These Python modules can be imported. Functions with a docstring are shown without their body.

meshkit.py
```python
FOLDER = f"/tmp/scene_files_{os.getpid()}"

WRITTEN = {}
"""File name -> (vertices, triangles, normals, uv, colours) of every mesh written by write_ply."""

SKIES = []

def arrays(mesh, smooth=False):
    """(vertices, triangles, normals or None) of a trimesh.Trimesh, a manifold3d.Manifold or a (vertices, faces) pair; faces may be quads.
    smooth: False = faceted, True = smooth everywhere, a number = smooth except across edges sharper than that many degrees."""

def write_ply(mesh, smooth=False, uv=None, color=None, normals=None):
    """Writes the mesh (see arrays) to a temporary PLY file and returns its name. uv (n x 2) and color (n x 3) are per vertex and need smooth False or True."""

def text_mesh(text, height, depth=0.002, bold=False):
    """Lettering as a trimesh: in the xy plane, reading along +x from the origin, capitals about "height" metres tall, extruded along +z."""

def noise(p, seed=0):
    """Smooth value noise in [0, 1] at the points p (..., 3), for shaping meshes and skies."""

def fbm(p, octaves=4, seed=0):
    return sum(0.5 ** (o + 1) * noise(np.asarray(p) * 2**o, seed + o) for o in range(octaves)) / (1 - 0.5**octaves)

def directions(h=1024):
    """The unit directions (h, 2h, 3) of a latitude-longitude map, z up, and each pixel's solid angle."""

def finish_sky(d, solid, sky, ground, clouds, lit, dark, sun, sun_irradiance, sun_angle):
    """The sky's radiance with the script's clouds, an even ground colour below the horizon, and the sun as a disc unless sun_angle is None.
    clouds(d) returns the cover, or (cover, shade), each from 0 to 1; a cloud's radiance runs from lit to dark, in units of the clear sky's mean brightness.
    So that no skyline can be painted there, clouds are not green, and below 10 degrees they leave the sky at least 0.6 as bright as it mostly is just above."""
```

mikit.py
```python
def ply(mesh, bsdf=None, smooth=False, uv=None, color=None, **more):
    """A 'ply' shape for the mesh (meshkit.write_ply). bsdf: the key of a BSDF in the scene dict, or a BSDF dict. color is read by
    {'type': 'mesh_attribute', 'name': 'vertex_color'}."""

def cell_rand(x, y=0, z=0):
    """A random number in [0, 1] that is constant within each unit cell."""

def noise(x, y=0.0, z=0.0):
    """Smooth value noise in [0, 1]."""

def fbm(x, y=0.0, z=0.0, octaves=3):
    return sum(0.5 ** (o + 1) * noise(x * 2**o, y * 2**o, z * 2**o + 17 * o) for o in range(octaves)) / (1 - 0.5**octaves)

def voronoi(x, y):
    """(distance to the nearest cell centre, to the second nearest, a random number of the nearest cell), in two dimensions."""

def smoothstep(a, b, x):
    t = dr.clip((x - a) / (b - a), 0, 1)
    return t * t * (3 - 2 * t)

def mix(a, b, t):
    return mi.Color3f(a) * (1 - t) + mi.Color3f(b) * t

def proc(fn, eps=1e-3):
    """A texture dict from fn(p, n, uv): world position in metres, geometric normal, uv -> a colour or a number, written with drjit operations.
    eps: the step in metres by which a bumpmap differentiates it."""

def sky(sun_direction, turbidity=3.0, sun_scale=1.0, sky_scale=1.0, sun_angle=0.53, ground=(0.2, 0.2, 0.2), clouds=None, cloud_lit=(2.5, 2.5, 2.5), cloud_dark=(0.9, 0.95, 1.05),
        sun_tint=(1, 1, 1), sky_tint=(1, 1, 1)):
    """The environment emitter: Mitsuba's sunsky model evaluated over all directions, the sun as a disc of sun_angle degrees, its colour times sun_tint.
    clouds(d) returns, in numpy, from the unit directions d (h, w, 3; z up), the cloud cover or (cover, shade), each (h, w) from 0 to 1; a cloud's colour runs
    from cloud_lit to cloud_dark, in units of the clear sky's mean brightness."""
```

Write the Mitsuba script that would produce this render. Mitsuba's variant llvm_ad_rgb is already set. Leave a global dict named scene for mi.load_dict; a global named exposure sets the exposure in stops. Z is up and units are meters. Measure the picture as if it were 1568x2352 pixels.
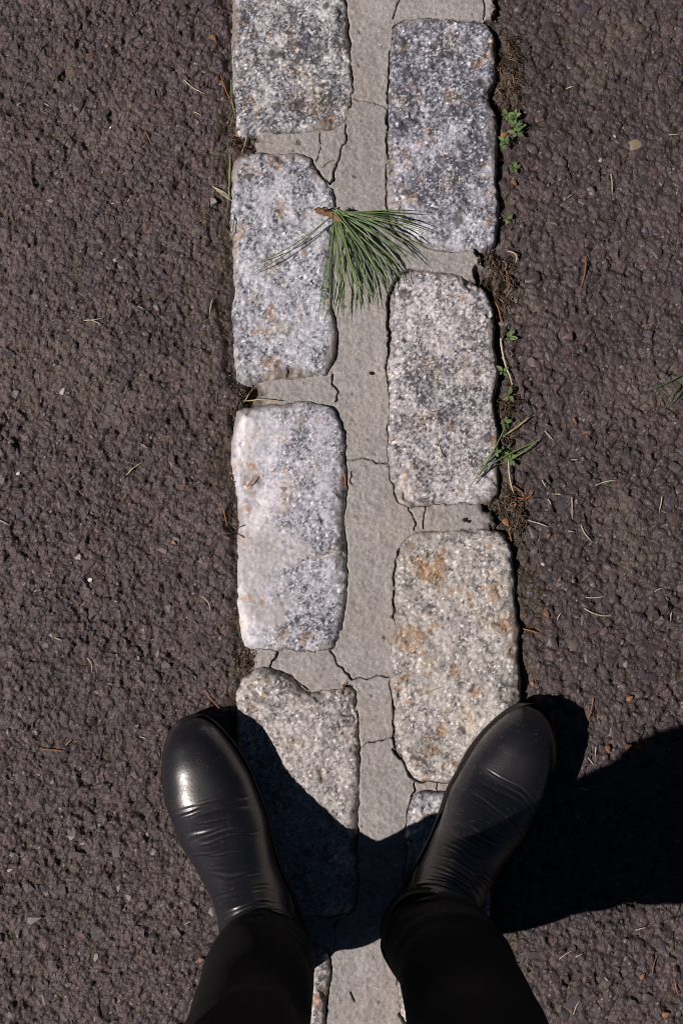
import math
import numpy as np
import trimesh
import mitsuba as mi
import mikit
import drjit as dr
from scipy.ndimage import gaussian_filter, map_coordinates, spline_filter
from scipy.spatial import cKDTree, ConvexHull
from scipy.interpolate import PchipInterpolator

T = mi.ScalarTransform4f
scene, labels = {'type': 'scene'}, {}

# ------------------------------------------------------------------ camera, sky, exposure
CAM_H, TILT, FOC = 1.40, math.radians(8.0), 3360.0      # FOC in pixels of a 1568 x 2352 survey picture
SIN, COS = math.sin(TILT), math.cos(TILT)
scene['camera'] = {'type': 'perspective', 'fov': 2 * math.degrees(math.atan(1176 / FOC)), 'fov_axis': 'y',
                   'near_clip': 0.02, 'far_clip': 400.0,
                   'to_world': T().look_at(origin=[0, 0, CAM_H], target=[0, SIN, CAM_H - COS], up=[0, COS, SIN])}
SUN_EL, SUN_AZ = math.radians(47), math.radians(23.5)
SUN = [-math.cos(SUN_EL) * math.cos(SUN_AZ), -math.cos(SUN_EL) * math.sin(SUN_AZ), math.sin(SUN_EL)]
scene['sky'] = mikit.sky(SUN, turbidity=2.5, sky_scale=0.11, sun_tint=(.935, .99, 1.26),  ground=(0.08, 0.075, 0.07))
exposure = 1.68


def gp(u, v, z=0.0):
    """Survey: the place on the level z that was measured at (u, v) of the 1568 x 2352 picture."""
    u, v = np.asarray(u, float), np.asarray(v, float)
    a, b = (u - 784) / FOC, (1176 - v) / FOC
    t = (CAM_H - z) / (COS - b * SIN)
    return np.stack([a * t, (SIN + b * COS) * t, np.zeros_like(a) + z], -1)


# ------------------------------------------------------------------ noise on a ground raster
class Field:
    """Smooth noise of unit variance with the given feature size (m) over the detailed ground."""

    def __init__(self, seed, size, sy=None, x0=-0.62, x1=0.62, y0=-0.66, y1=1.0):
        sy = sy or size
        cx, cy = size / 2.2, sy / 2.2
        n, m = int((x1 - x0) / cx) + 8, int((y1 - y0) / cy) + 8
        self.a = gaussian_filter(np.random.default_rng(seed).normal(size=(n, m)), 1.0, mode='wrap')
        self.a = spline_filter((self.a - self.a.mean()) / self.a.std(), order=3, mode='grid-wrap')
        self.o, self.c = (x0, y0), (cx, cy)

    def __call__(self, x, y):
        return map_coordinates(self.a, [(x - self.o[0]) / self.c[0], (y - self.o[1]) / self.c[1]], order=3, mode='grid-wrap', prefilter=False)


def sstep(a, b, x):
    t = np.clip((x - a) / (b - a), 0, 1)
    return t * t * (3 - 2 * t)


def lerp(a, b, t):
    return np.asarray(a, float) * (1 - t[..., None]) + np.asarray(b, float) * t[..., None]


def poly_sd(px, py, poly):
    """Signed distance, positive inside the polygon."""
    p = np.stack([px.ravel(), py.ravel()], 1)
    a, b = poly, np.roll(poly, -1, 0)
    best, inside = np.full(len(p), 1e9), np.zeros(len(p), bool)
    for (ax, ay), (bx, by) in zip(a, b):
        ex, ey = bx - ax, by - ay
        wx, wy = p[:, 0] - ax, p[:, 1] - ay
        t = np.clip((wx * ex + wy * ey) / (ex * ex + ey * ey + 1e-18), 0, 1)
        best = np.minimum(best, (wx - t * ex) ** 2 + (wy - t * ey) ** 2)
        c = ((ay > p[:, 1]) != (by > p[:, 1])) & (p[:, 0] < ex * (p[:, 1] - ay) / (ey + 1e-18 if abs(ey) < 1e-18 else ey) + ax)
        inside ^= c
    return (np.sqrt(best) * np.where(inside, 1, -1)).reshape(px.shape)


def line_dist(px, py, pts):
    best = np.full(px.shape, 1e9)
    for (ax, ay), (bx, by) in zip(pts[:-1], pts[1:]):
        ex, ey = bx - ax, by - ay
        t = np.clip(((px - ax) * ex + (py - ay) * ey) / (ex * ex + ey * ey + 1e-18), 0, 1)
        best = np.minimum(best, np.hypot(px - ax - t * ex, py - ay - t * ey))
    return best


def chaikin(p, n=2, closed=True):
    for _ in range(n):
        q = np.roll(p, -1, 0) if closed else p[1:]
        r = p if closed else p[:-1]
        s = np.stack([.75 * r + .25 * q, .25 * r + .75 * q], 1).reshape(-1, p.shape[1])
        p = s if closed else np.vstack([p[:1], s, p[-1:]])
    return p


def grid_mesh(X, Y, Z, keep, col=None):
    """Triangles of a height grid where all four corners are kept."""
    n, m = X.shape
    ok = keep[:-1, :-1] & keep[1:, :-1] & keep[:-1, 1:] & keep[1:, 1:]
    i = np.arange(n * m).reshape(n, m)
    a, b, c, d = i[:-1, :-1][ok], i[1:, :-1][ok], i[1:, 1:][ok], i[:-1, 1:][ok]
    f = np.vstack([np.stack([a, b, c], 1), np.stack([a, c, d], 1)])
    used = np.zeros(n * m, bool)
    used[f] = True
    new = np.cumsum(used) - 1
    v = np.stack([X.ravel(), Y.ravel(), Z.ravel()], 1)[used]
    return trimesh.Trimesh(v, new[f], process=False), None if col is None else col.reshape(-1, 3)[used]


def vcol(rough, spec=0.5, **k):
    return {'type': 'twosided', 'bsdf': {'type': 'principled', 'base_color': {'type': 'mesh_attribute', 'name': 'vertex_color'}, 'roughness': rough, 'specular': spec, **k}}


def flat(c, rough=0.7, spec=0.4, **k):
    return {'type': 'twosided', 'bsdf': {'type': 'principled', 'base_color': {'type': 'rgb', 'value': list(c)}, 'roughness': rough, 'specular': spec, **k}}


scene['granite_mat'] = vcol(0.55, 0.5)
scene['mortar_mat'] = vcol(0.9, 0.25)
scene['asphalt_mat'] = vcol(0.62, 0.45)
scene['aggregate_mat'] = vcol(0.5, 0.5)
counts = {}


def numbered(name):
    k = counts.get(name, 0)
    counts[name] = k + 1
    return name if k == 0 else f'{name}_{k:03d}'


def tag(key, label=None, cat=None, group=None, kind=None):
    labels[key] = {k: v for k, v in dict(label=label, category=cat, group=group, kind=kind).items() if v}
    return key


# ------------------------------------------------------------------ stone outlines (survey pixels)
OUT = {
    'L1': [(533,-240),(533,0),(537,66),(533,145),(539,220),(542,273),(546,304),(563,308),(594,301),(634,296),(700,299),(766,294),(790,282),(805,246),(809,185),(805,132),(801,79),(796,35),(792,0),(790,-110),(792,-240),(660,-255)],
    'L2': [(535,378),(550,359),(590,350),(647,352),(695,352),(717,363),(722,378),(739,405),(757,425),(768,433),(773,462),(776,484),(768,520),(764,608),(764,675),(761,710),(768,740),(774,776),(771,815),(761,842),(746,861),(700,868),(647,872),(590,879),(566,880),(546,868),(539,828),(536,740),(535,652),(533,564),(533,460)],
    'L3': [(544,952),(550,939),(581,930),(634,926),(687,920),(731,925),(761,934),(775,956),(783,983),(788,1031),(792,1084),(793,1137),(792,1201),(793,1273),(797,1321),(794,1359),(787,1407),(778,1451),(766,1482),(751,1494),(713,1496),(684,1498),(665,1493),(636,1496),(612,1489),(583,1491),(564,1484),(552,1455),(550,1393),(547,1321),(546,1249),(547,1177),(543,1132),(535,1092),(528,1062),(535,1018),(539,983)],
    'L4': [(544,1580),(555,1561),(579,1542),(598,1532),(631,1537),(665,1547),(679,1566),(689,1578),(708,1585),(727,1590),(751,1583),(790,1575),(809,1580),(816,1604),(819,1647),(826,1695),(827,1753),(823,1819),(819,1944),(820,1992),(822,2040),(817,2085),(808,2101),(782,2111),(756,2112),(700,2110),(600,2108),(560,2095),(548,2050),(545,1900),(545,1700),(547,1640)],
    'L5': [(552,2190),(570,2172),(640,2166),(730,2168),(750,2180),(756,2200),(758,2232),(756,2280),(750,2312),(747,2360),(752,2460),(754,2600),(745,2690),(650,2705),(560,2695),(548,2600),(545,2350)],
    'R0': [(925,-28),(960,-14),(1060,-10),(1115,-16),(1135,-40),(1137,-130),(1132,-240),(1000,-250),(900,-240),(896,-120)],
    'R1': [(900,75),(909,55),(924,44),(959,40),(999,37),(1052,40),(1100,43),(1118,51),(1131,66),(1139,88),(1138,132),(1135,185),(1124,205),(1124,229),(1135,251),(1139,308),(1139,396),(1142,462),(1140,528),(1135,559),(1109,568),(1065,572),(1030,575),(1000,572),(975,562),(940,545),(905,522),(893,500),(891,475),(889,396),(891,308),(889,220),(893,154),(898,110)],
    'R2': [(891,692),(902,653),(911,631),(937,617),(964,612),(995,616),(1030,622),(1056,631),(1074,644),(1105,657),(1118,675),(1127,697),(1131,741),(1138,793),(1140,873),(1135,917),(1138,961),(1142,1005),(1140,1049),(1146,1084),(1149,1110),(1142,1137),(1127,1150),(1096,1159),(1065,1150),(1030,1156),(977,1161),(942,1163),(918,1156),(907,1141),(898,1106),(893,1071),(893,1005),(896,917),(891,829),(891,763)],
    'R3': [(910,1263),(919,1244),(934,1227),(958,1218),(1006,1223),(1039,1218),(1092,1215),(1126,1218),(1155,1225),(1169,1244),(1176,1283),(1186,1345),(1188,1417),(1193,1475),(1195,1561),(1192,1640),(1188,1730),(1175,1775),(1120,1795),(1037,1795),(1010,1794),(989,1788),(961,1793),(944,1780),(936,1760),(922,1741),(907,1724),(905,1695),(903,1609),(898,1561),(903,1489),(908,1436),(903,1398),(905,1335)],
    'R4': [(944,1842),(957,1824),(982,1820),(1010,1819),(1060,1826),(1095,1828),(1118,1850),(1124,1950),(1126,2150),(1124,2300),(1112,2338),(1080,2348),(1000,2346),(935,2340),(918,2328),(915,2296),(918,2264),(916,2232),(914,2200),(906,2120),(916,2031),(926,2002),(938,1953),(931,1918),(941,1901),(940,1869)],
    'R5': [(925,2400),(950,2385),(1050,2380),(1160,2382),(1190,2400),(1198,2500),(1195,2680),(1060,2700),(930,2690),(915,2560)],
}
TOP = 0.0065
POLY = {k: chaikin(gp(*np.array(v, float).T, z=TOP)[:, :2], 2) for k, v in OUT.items()}
edge_noise_a, edge_noise_b = Field(11, 0.022), Field(12, 0.005)


def stone_sd(X, Y, k):
    near = poly_sd(X, Y, POLY[k])
    return near + 0.0007 * edge_noise_a(X, Y) + 0.00046 * edge_noise_b(X, Y)


def all_sd(X, Y):
    """Distance into the nearest cobblestone (positive inside)."""
    best = np.full(X.shape, -1.0)
    for k, p in POLY.items():
        lo, hi = p.min(0) - 0.045, p.max(0) + 0.045
        s = (X > lo[0]) & (X < hi[0]) & (Y > lo[1]) & (Y < hi[1])
        if s.any():
            best[s] = np.maximum(best[s], stone_sd(X[s], Y[s], k))
    return best


# ------------------------------------------------------------------ granite cobblestones
gn = {k: Field(*a) for k, a in dict(low=(21, .055), mid=(22, .014), sm=(23, .0048), fine=(24, .0022), band=(25, .012, .030), clus=(26, .009), clus2=(27, .028),
                                    rust=(28, .017), rustf=(29, .0042), dirt=(30, .03), lich=(31, .011), spk=(32, .0026), chip=(33, .02)).items()}
rng = np.random.default_rng(5)
RUST = {'L1': [(560, 50, .010), (590, 235, .008)], 'L2': [(600, 600, .012), (650, 640, .010), (612, 720, .008), (640, 390, .012)],
        'L3': [(650, 1445, .009), (690, 1462, .008), (656, 1080, .006), (605, 1290, .010), (640, 1180, .006), (640, 960, .006), (612, 1325, .006), (720, 1350, .010)], 'L4': [], 'L5': [(750, 2300, .02)], 'R0': [],
        'R1': [(1098, 380, .011), (1128, 440, .010), (1130, 515, .010), (1040, 100, .007), (1100, 150, .010), (1122, 470, .008), (950, 190, .006)],
        'R2': [(1128, 1005, .012), (1100, 870, .010), (1000, 835, .010), (1092, 690, .010), (1135, 1090, .008), (1108, 1060, .008)],
        'R3': [(1028, 1265, .012), (1060, 1355, .009), (1078, 1390, .007), (1045, 1535, .012), (945, 1552, .011), (1150, 1440, .010), (1128, 1375, .009), (1085, 1590, .010), (940, 1350, .006)], 'R4': [], 'R5': []}
STONE = {  # how dark / warm the stone is, shares of dark grains, rust and where a vein or stain lies
    'L1': dict(dark=.30, rust=.55, tint=(1.0, 1.0, 1.0), amp=1.1),
    'L2': dict(dark=.14, rust=.25, tint=(.97, 1.0, 1.05), amp=.9),
    'L3': dict(dark=.05, rust=.2, tint=(.99, 1.0, 1.05), amp=.6, vein=1),
    'L4': dict(dark=.17, rust=.0, tint=(1.0, 1.0, .995), amp=1.0, plain=1),
    'L5': dict(dark=.25, rust=.4, tint=(1.05, 1.0, .92), amp=1.2),
    'R0': dict(dark=.2, rust=.3, tint=(1, 1, 1.04), amp=1.0),
    'R1': dict(dark=.34, rust=.55, tint=(.97, .99, 1.07), amp=1.1, split=1),
    'R2': dict(dark=.20, rust=.50, tint=(1.03, 1.0, .99), amp=1.0),
    'R3': dict(dark=.10, rust=.68, tint=(1.0, 1.0, .985), amp=1.0, plain=1),
    'R4': dict(dark=.15, rust=.2, tint=(1, 1, 1.02), amp=.9),
    'R5': dict(dark=.1, rust=.3, tint=(1, 1, 1), amp=.9),
}


def granite_colour(x, y, d, p, seed, spots=()):
    r = np.random.default_rng(seed)
    ox, oy = r.uniform(0, .4, 2)
    X, Y = x + ox, y + oy
    lo, hi = np.array([x.min(), y.min()]), np.array([x.max(), y.max()])
    n = int((hi - lo).prod() / (0.00145 ** 2))
    seeds = r.uniform(lo, hi, (n, 2))
    _, idx = cKDTree(seeds).query(np.stack([x + .0004 * gn['spk'](Y, X), y + .0004 * gn['spk'](X, Y)], -1))
    g = r.random(n)[idx]                                  # grain identity
    cl = .32 * gn['sm'](X, Y) + .45 * gn['clus'](X, Y) + .35 * gn['clus2'](X, Y) + .3 * gn['band'](X, Y)
    dark_bias = p['dark'] + .17 * cl
    yy = (y - lo[1]) / (hi[1] - lo[1])
    xx = (x - lo[0]) / (hi[0] - lo[0])
    if p.get('split'):                                    # the upper half is darker and bluer
        dark_bias = dark_bias + .10 * sstep(.35, .55, yy + .12 * gn['clus2'](X, Y)) - .24 * sstep(.5, .3, yy + .1 * gn['clus2'](X, Y))
    if p.get('vein'):
        edge = .35 + .10 * gn['clus2'](X, Y) + .05 * gn['clus'](X, Y)
        vein = sstep(edge + .15, edge - .09, xx + .05 * gn['mid'](X, Y))
        dark_bias = dark_bias + .10 * (1 - vein) - .22 * vein
    soft = np.clip(.5 + .30 * gn['fine'](X, Y) + .16 * gn['spk'](X, Y), 0, 1)
    g = np.where(g > .93, g, .70 * g + .30 * soft)
    tone = g - dark_bias
    if p.get('plain'):
        c_white, c_mid, c_dark = (.50, .485, .465), (.335, .328, .318), (.11, .11, .115)
    else:
        c_white, c_mid, c_dark = (.55, .56, .585), (.335, .345, .37), (.085, .09, .106)
    col = lerp(c_dark, c_mid, sstep(-.02, .22, tone))
    col = lerp(col, c_white, sstep(.34, .62, tone))
    col = lerp(col, (.80, .79, .78), sstep(.93, .97, g) * (tone > .3))
    if p.get('vein'):
        col = lerp(col, (.60, .61, .635), vein * (.62 + .28 * np.clip(gn['clus'](Y, X), -1, 1)))
        col = col * (1 + vein * (.26 * (g - .5) + .05 * gn['fine'](Y, X)))[..., None]
        for u_, v_, ru, rv in ((556, 965, .010, .022), (552, 1040, .007, .016), (606, 1165, .008, .022), (575, 1215, .007, .02), (560, 1400, .006, .03)):
            cx, cy = gp(u_, v_, TOP)[:2]
            col = lerp(col, (.80, .795, .79), np.clip(vein + .3, 0, 1) * .9 * np.clip(1.5 * np.exp(-((x - cx - .003 * gn['mid'](X, Y)) / ru) ** 2 - ((y - cy) / rv) ** 2) - .25 + .12 * gn['sm'](X, Y), 0, 1))
        grey = vein * sstep(.2, 1.0, gn['low'](X, Y) + .4 * gn['clus'](X, Y))
        col = lerp(col, (.42, .40, .38), .6 * grey)
    col *= np.asarray(p['tint'])
    rust = gn['rust'](X, Y) + .75 * gn['rustf'](X, Y) + p['rust'] - .55
    for u_, v_, r_ in spots:
        cx, cy = gp(u_, v_, TOP)[:2]
        rust = rust + 1.9 * np.exp(-((x - cx) ** 2 + (y - cy) ** 2) / (r_ * .8) ** 2)
    rm = sstep(1.45, 2.25, rust)
    col = lerp(col, col * np.array([.66, .42, .23]) + np.array([.045, .020, .003]), .82 * rm * (.45 + .55 * sstep(-.6, .8, gn['fine'](X, Y))))
    yellow = sstep(1.1, 2.2, gn['rust'](Y, X) + .3 * gn['rustf'](Y, X) + .6 * p['rust'])
    col = lerp(col, col * np.array([.93, .80, .60]), .5 * yellow)
    lich = sstep(1.75, 2.1, gn['lich'](X, Y) + .35 * gn['sm'](Y, X) + (.15 if p['dark'] > .25 else -.8))
    col = lerp(col, (.075, .068, .072), .8 * lich)
    col = lerp(col, col * .88, sstep(.3, -.6, gn['fine'](X, Y)))
    # grime held in the arris
    grime = sstep(.0085, .0006, d + .0022 * gn['mid'](X, Y)) * (.50 + .38 * np.clip(gn['dirt'](X, Y), -1, 1))
    col = lerp(col, (.20, .178, .155), np.clip(grime, 0, .8))
    return np.clip(col, .02, .86)


SPAN = 0.00092
LAB = {
    'L1': 'speckled grey granite cobblestone cut by the top edge, left column',
    'L2': 'blue-grey granite cobblestone with a chipped corner under the pine sprig',
    'L3': 'granite cobblestone with a white quartz vein down its left side',
    'L4': 'warm beige granite cobblestone with a notched top beside the left boot',
    'L5': 'brown-stained granite cobblestone half hidden behind the left trouser leg',
    'R1': 'granite cobblestone, dark blue-grey above and pale below, rust on its right edge',
    'R2': 'grey granite cobblestone with two green grass blades across its lower corner',
    'R3': 'beige granite cobblestone with orange rust spots under the right boot toe',
    'R4': 'granite cobblestone mostly hidden under the right boot and trouser leg',
}
for n_, (k, p) in enumerate(STONE.items()):
    lo, hi = POLY[k].min(0) - .005, POLY[k].max(0) + .005
    hidden = k in ('R0', 'R5')
    step = SPAN * (2.2 if hidden else 1)
    X, Y = np.meshgrid(np.arange(lo[0], hi[0], step), np.arange(lo[1], hi[1], step), indexing='ij')
    d = stone_sd(X, Y, k)
    r = np.random.default_rng(100 + n_)
    ox, oy = r.uniform(0, .3, 2)
    R = .0078 + .0030 * gn['low'](X + ox, Y)
    R = np.clip(R, .0035, .016)
    q = np.clip(d / R, 0, 1)
    fall = R * .75 * (1 - np.sqrt(np.clip(1 - (1 - q) ** 2, 0, 1)))
    a = p['amp']
    zt = TOP + r.uniform(-.001, .0012) + r.uniform(-.006, .006) * (X - X.mean()) + r.uniform(-.004, .004) * (Y - Y.mean())
    zt = zt + a * (.0011 * gn['low'](X + ox, Y + oy) + .00055 * gn['mid'](X + ox, Y + oy) + .00027 * gn['sm'](X, Y + oy) + .00024 * gn['fine'](X, Y))
    if p.get('vein'):                                     # the broken shoulder of the quartz vein
        cx, cy = gp(590, 1100)[:2]
        zt = zt - .0045 * np.exp(-(((X - cx) / .022) ** 2 + ((Y - cy) / .03) ** 2)) + .003 * np.exp(-(((X - gp(560, 960)[0]) / .02) ** 2 + ((Y - gp(560, 960)[1]) / .035) ** 2))
    chips = sstep(.75, 1.5, gn['mid'](X + ox, Y + ox) + .35 * gn['sm'](X, Y)) * sstep(.016, .003, d)
    zt = zt - .0030 * chips
    pits = sstep(1.9, 2.6, gn['chip'](X + ox, Y) + .5 * gn['sm'](X, Y + ox))
    zt = zt - .0016 * pits
    Z = zt - fall
    Z = np.where(d < 0, Z + 3.5 * d, Z)
    Z = np.where(d < -.0022, -.030, Z)
    col = granite_colour(X, Y, d, p, 300 + n_, RUST[k])
    mesh, c = grid_mesh(X, Y, Z, d > -.0040, col)
    key = numbered('pavement__cobblestone')
    scene[key] = mikit.ply(mesh, 'granite_mat', smooth=True, color=c)
    if k in LAB:
        labels[key] = {'label': LAB[k]}

# ------------------------------------------------------------------ mortar (the pavement's bed) with its cracks
CRACKS = [  # (survey points, half width in m, depth)
    ([(790,290),(792,308),(793,332),(783,354),(772,385),(768,407),(757,421)], .0009, .006), ([(772,385),(768,407),(757,421)], .0015, .007),
    ([(729,301),(731,334),(724,374)], .0004, .002), ([(742,383),(757,374),(771,366)], .0004, .002), ([(810,230),(845,238),(886,251)], .0004, .002),
    ([(904,42),(909,22),(914,-20)], .0009, .004), ([(1111,46),(1113,20),(1108,-20)], .0010, .005),
    ([(761,857),(770,886),(774,908),(768,930)], .0008, .005), ([(794,1057),(819,1053),(836,1051),(849,1062),(870,1064),(891,1068)], .0006, .003),
    ([(934,1163),(953,1187),(958,1206),(953,1218)], .0005, .003), ([(975,1165),(974,1190),(975,1218)], .0005, .003),
    ([(640,1494),(631,1513),(628,1534)], .0017, .008), ([(761,1494),(775,1513),(795,1537),(813,1557)], .0010, .006),
    ([(816,1556),(845,1552),(867,1551),(898,1555)], .0005, .003), ([(829,1712),(850,1703),(871,1700),(903,1693)], .0005, .003),
    ([(958,1793),(956,1814),(945,1831)], .0011, .006), ([(999,1793),(1004,1819)], .0006, .004), ([(773,2114),(771,2140),(769,2168)], .0007, .004),
    ([(803,2277),(809,2283),(817,2293)], .0011, .004), ([(905,1722),(922,1741),(938,1763),(944,1782)], .0026, .010), ([(918,2330),(925,2348),(950,2362)], .0016, .007),
    ([(679,1562),(690,1578),(709,1585)], .0018, .007), ([(790,1574),(811,1576)], .0022, .007), ([(720,380),(738,406),(756,424)], .0012, .006),
]
mn = {k: Field(*a) for k, a in dict(low=(41, .07), mid=(42, .016), sand=(43, .0021), sand2=(44, .0036), streak=(45, .005, .09), pit=(46, .0042), gap=(47, .02), edge=(48, .012), tone=(49, .045), wob=(50, .006)).items()}
mo = chaikin(np.vstack([gp(*np.array([(585,-250),(580,300),(588,330),(584,352),(640,500),(640,800),(590,870),(596,900),(586,935),(640,1100),(640,1400),(580,1484),(584,1512),(572,1540),(640,1700),(640,2050),(600,2110),(590,2170),(640,2300),(640,2700),
                        (1100,2700),(1100,2400),(1120,2370),(1100,2340),(1100,1900),(1125,1822),(1120,1796),(1100,1700),(1100,1300),(1122,1228),(1132,1195),(1124,1160),(1080,1100),(1060,700),(1098,640),(1104,600),(1092,572),(1060,500),(1060,100),(1132,46),(1136,20),(1130,-20),(1060,-60),(1060,-250)], float).T)[:, :2]]), 1)
lo, hi = mo.min(0) - .006, mo.max(0) + .006
X, Y = np.meshgrid(np.arange(lo[0], hi[0], .00082), np.arange(lo[1], hi[1], .00082), indexing='ij')
sd = all_sd(X, Y)
keep = sd < .0035
mod = poly_sd(X, Y, mo) + .0022 * mn['edge'](X, Y) + .0014 * mn['sand2'](X, Y)
keep &= mod > -.005
Z = .0028 + .0006 * mn['low'](X, Y) + .00022 * mn['mid'](X, Y) + .00010 * mn['sand2'](X, Y) + .00020 * mn['sand'](X, Y) + .00011 * np.random.default_rng(4).normal(size=X.shape) + .00007 * mn['streak'](X, Y)
Z -= .0009 * sstep(2.45, 3.1, mn['pit'](X, Y))
gxx, gyy = np.gradient(sd, .00082)
gl = np.hypot(gxx, gyy) + 1e-9
nx = gaussian_filter(np.where(sd > -.012, -gxx / gl, 0), 2)
rag = .55 * mn['gap'](X, Y) + .45 * mn['edge'](X, Y) + .35 * mn['sand2'](X, Y)
gap = .00018 + .0011 * np.clip(nx, 0, 1) ** 2 + .00022 * np.clip(-nx, 0, 1) ** 2 + rag * (.00022 + .0006 * np.clip(nx, 0, 1) + .00035 * np.clip(-nx, 0, 1))
gap = np.clip(gap, .00005, .0032)
outd = -sd
Z -= .0075 * sstep(gap + .0006, gap * .4, outd) * sstep(.0001, .0006, gap)
wx, wy = X + .0008 * mn['wob'](X, Y) + .0008 * mn['edge'](X, Y) + .0004 * mn['sand2'](X, Y), Y + .0008 * mn['wob'](Y, X) + .0008 * mn['edge'](Y, X) + .0004 * mn['sand2'](Y, X)
crack = np.zeros_like(X)
for pts, w, dep in CRACKS:
    p = gp(*np.array(pts, float).T)[:, :2]
    b0, b1 = p.min(0) - .01, p.max(0) + .01
    s = (X > b0[0]) & (X < b1[0]) & (Y > b0[1]) & (Y < b1[1])
    dl = line_dist(wx[s], wy[s], p)
    ww = .35 * w * (1 + .45 * np.clip(mn['mid'](X[s], Y[s]), -1.4, 1.4))
    k = sstep(ww + .0006, ww * .5, dl)
    Z[s] -= dep * k
    crack[s] = np.maximum(crack[s], k)
Z -= .012 * sstep(.004, -.003, mod)
Z = np.where(sd > .0010, -.012, Z)
r = np.random.default_rng(9)
g = r.random(X.shape)
tone = np.clip(mn['tone'](X, Y), -2, 2)
col = lerp((.328, .310, .291), (.318, .314, .306), sstep(-1, 1, mn['tone'](Y, X)))
col = col * (1 + .03 * tone + .04 * mn['sand2'](X, Y) + .075 * mn['sand'](X, Y) + .03 * mn['streak'](X, Y))[..., None]
col = lerp(col, (.66, .62, .57), (g > .985) * .75)
col = lerp(col, (.13, .115, .10), (g < .022) * .7)
col = lerp(col, (.10, .085, .07), .85 * sstep(2.45, 3.0, mn['pit'](X, Y)))
col = lerp(col, (.08, .066, .052), np.clip(.8 * crack + .7 * sstep(gap + .0005, gap * .4, outd) * sstep(.0001, .0006, gap), 0, .9))
col = lerp(col, (.075, .060, .045), .85 * sstep(.008, .0015, mod + .002 * mn['mid'](X, Y)))
mesh, c = grid_mesh(X, Y, Z, keep, np.clip(col, .02, .8))
scene['pavement'] = mikit.ply(mesh, 'mortar_mat', smooth=True, color=c)
tag('pavement', 'two staggered columns of granite cobblestones bedded in cracked grey mortar', kind='structure')
MORTAR_OUT = mo

# ------------------------------------------------------------------ asphalt on both sides: fines, embedded aggregate
Y0, Y1 = -0.47, 0.80


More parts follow.
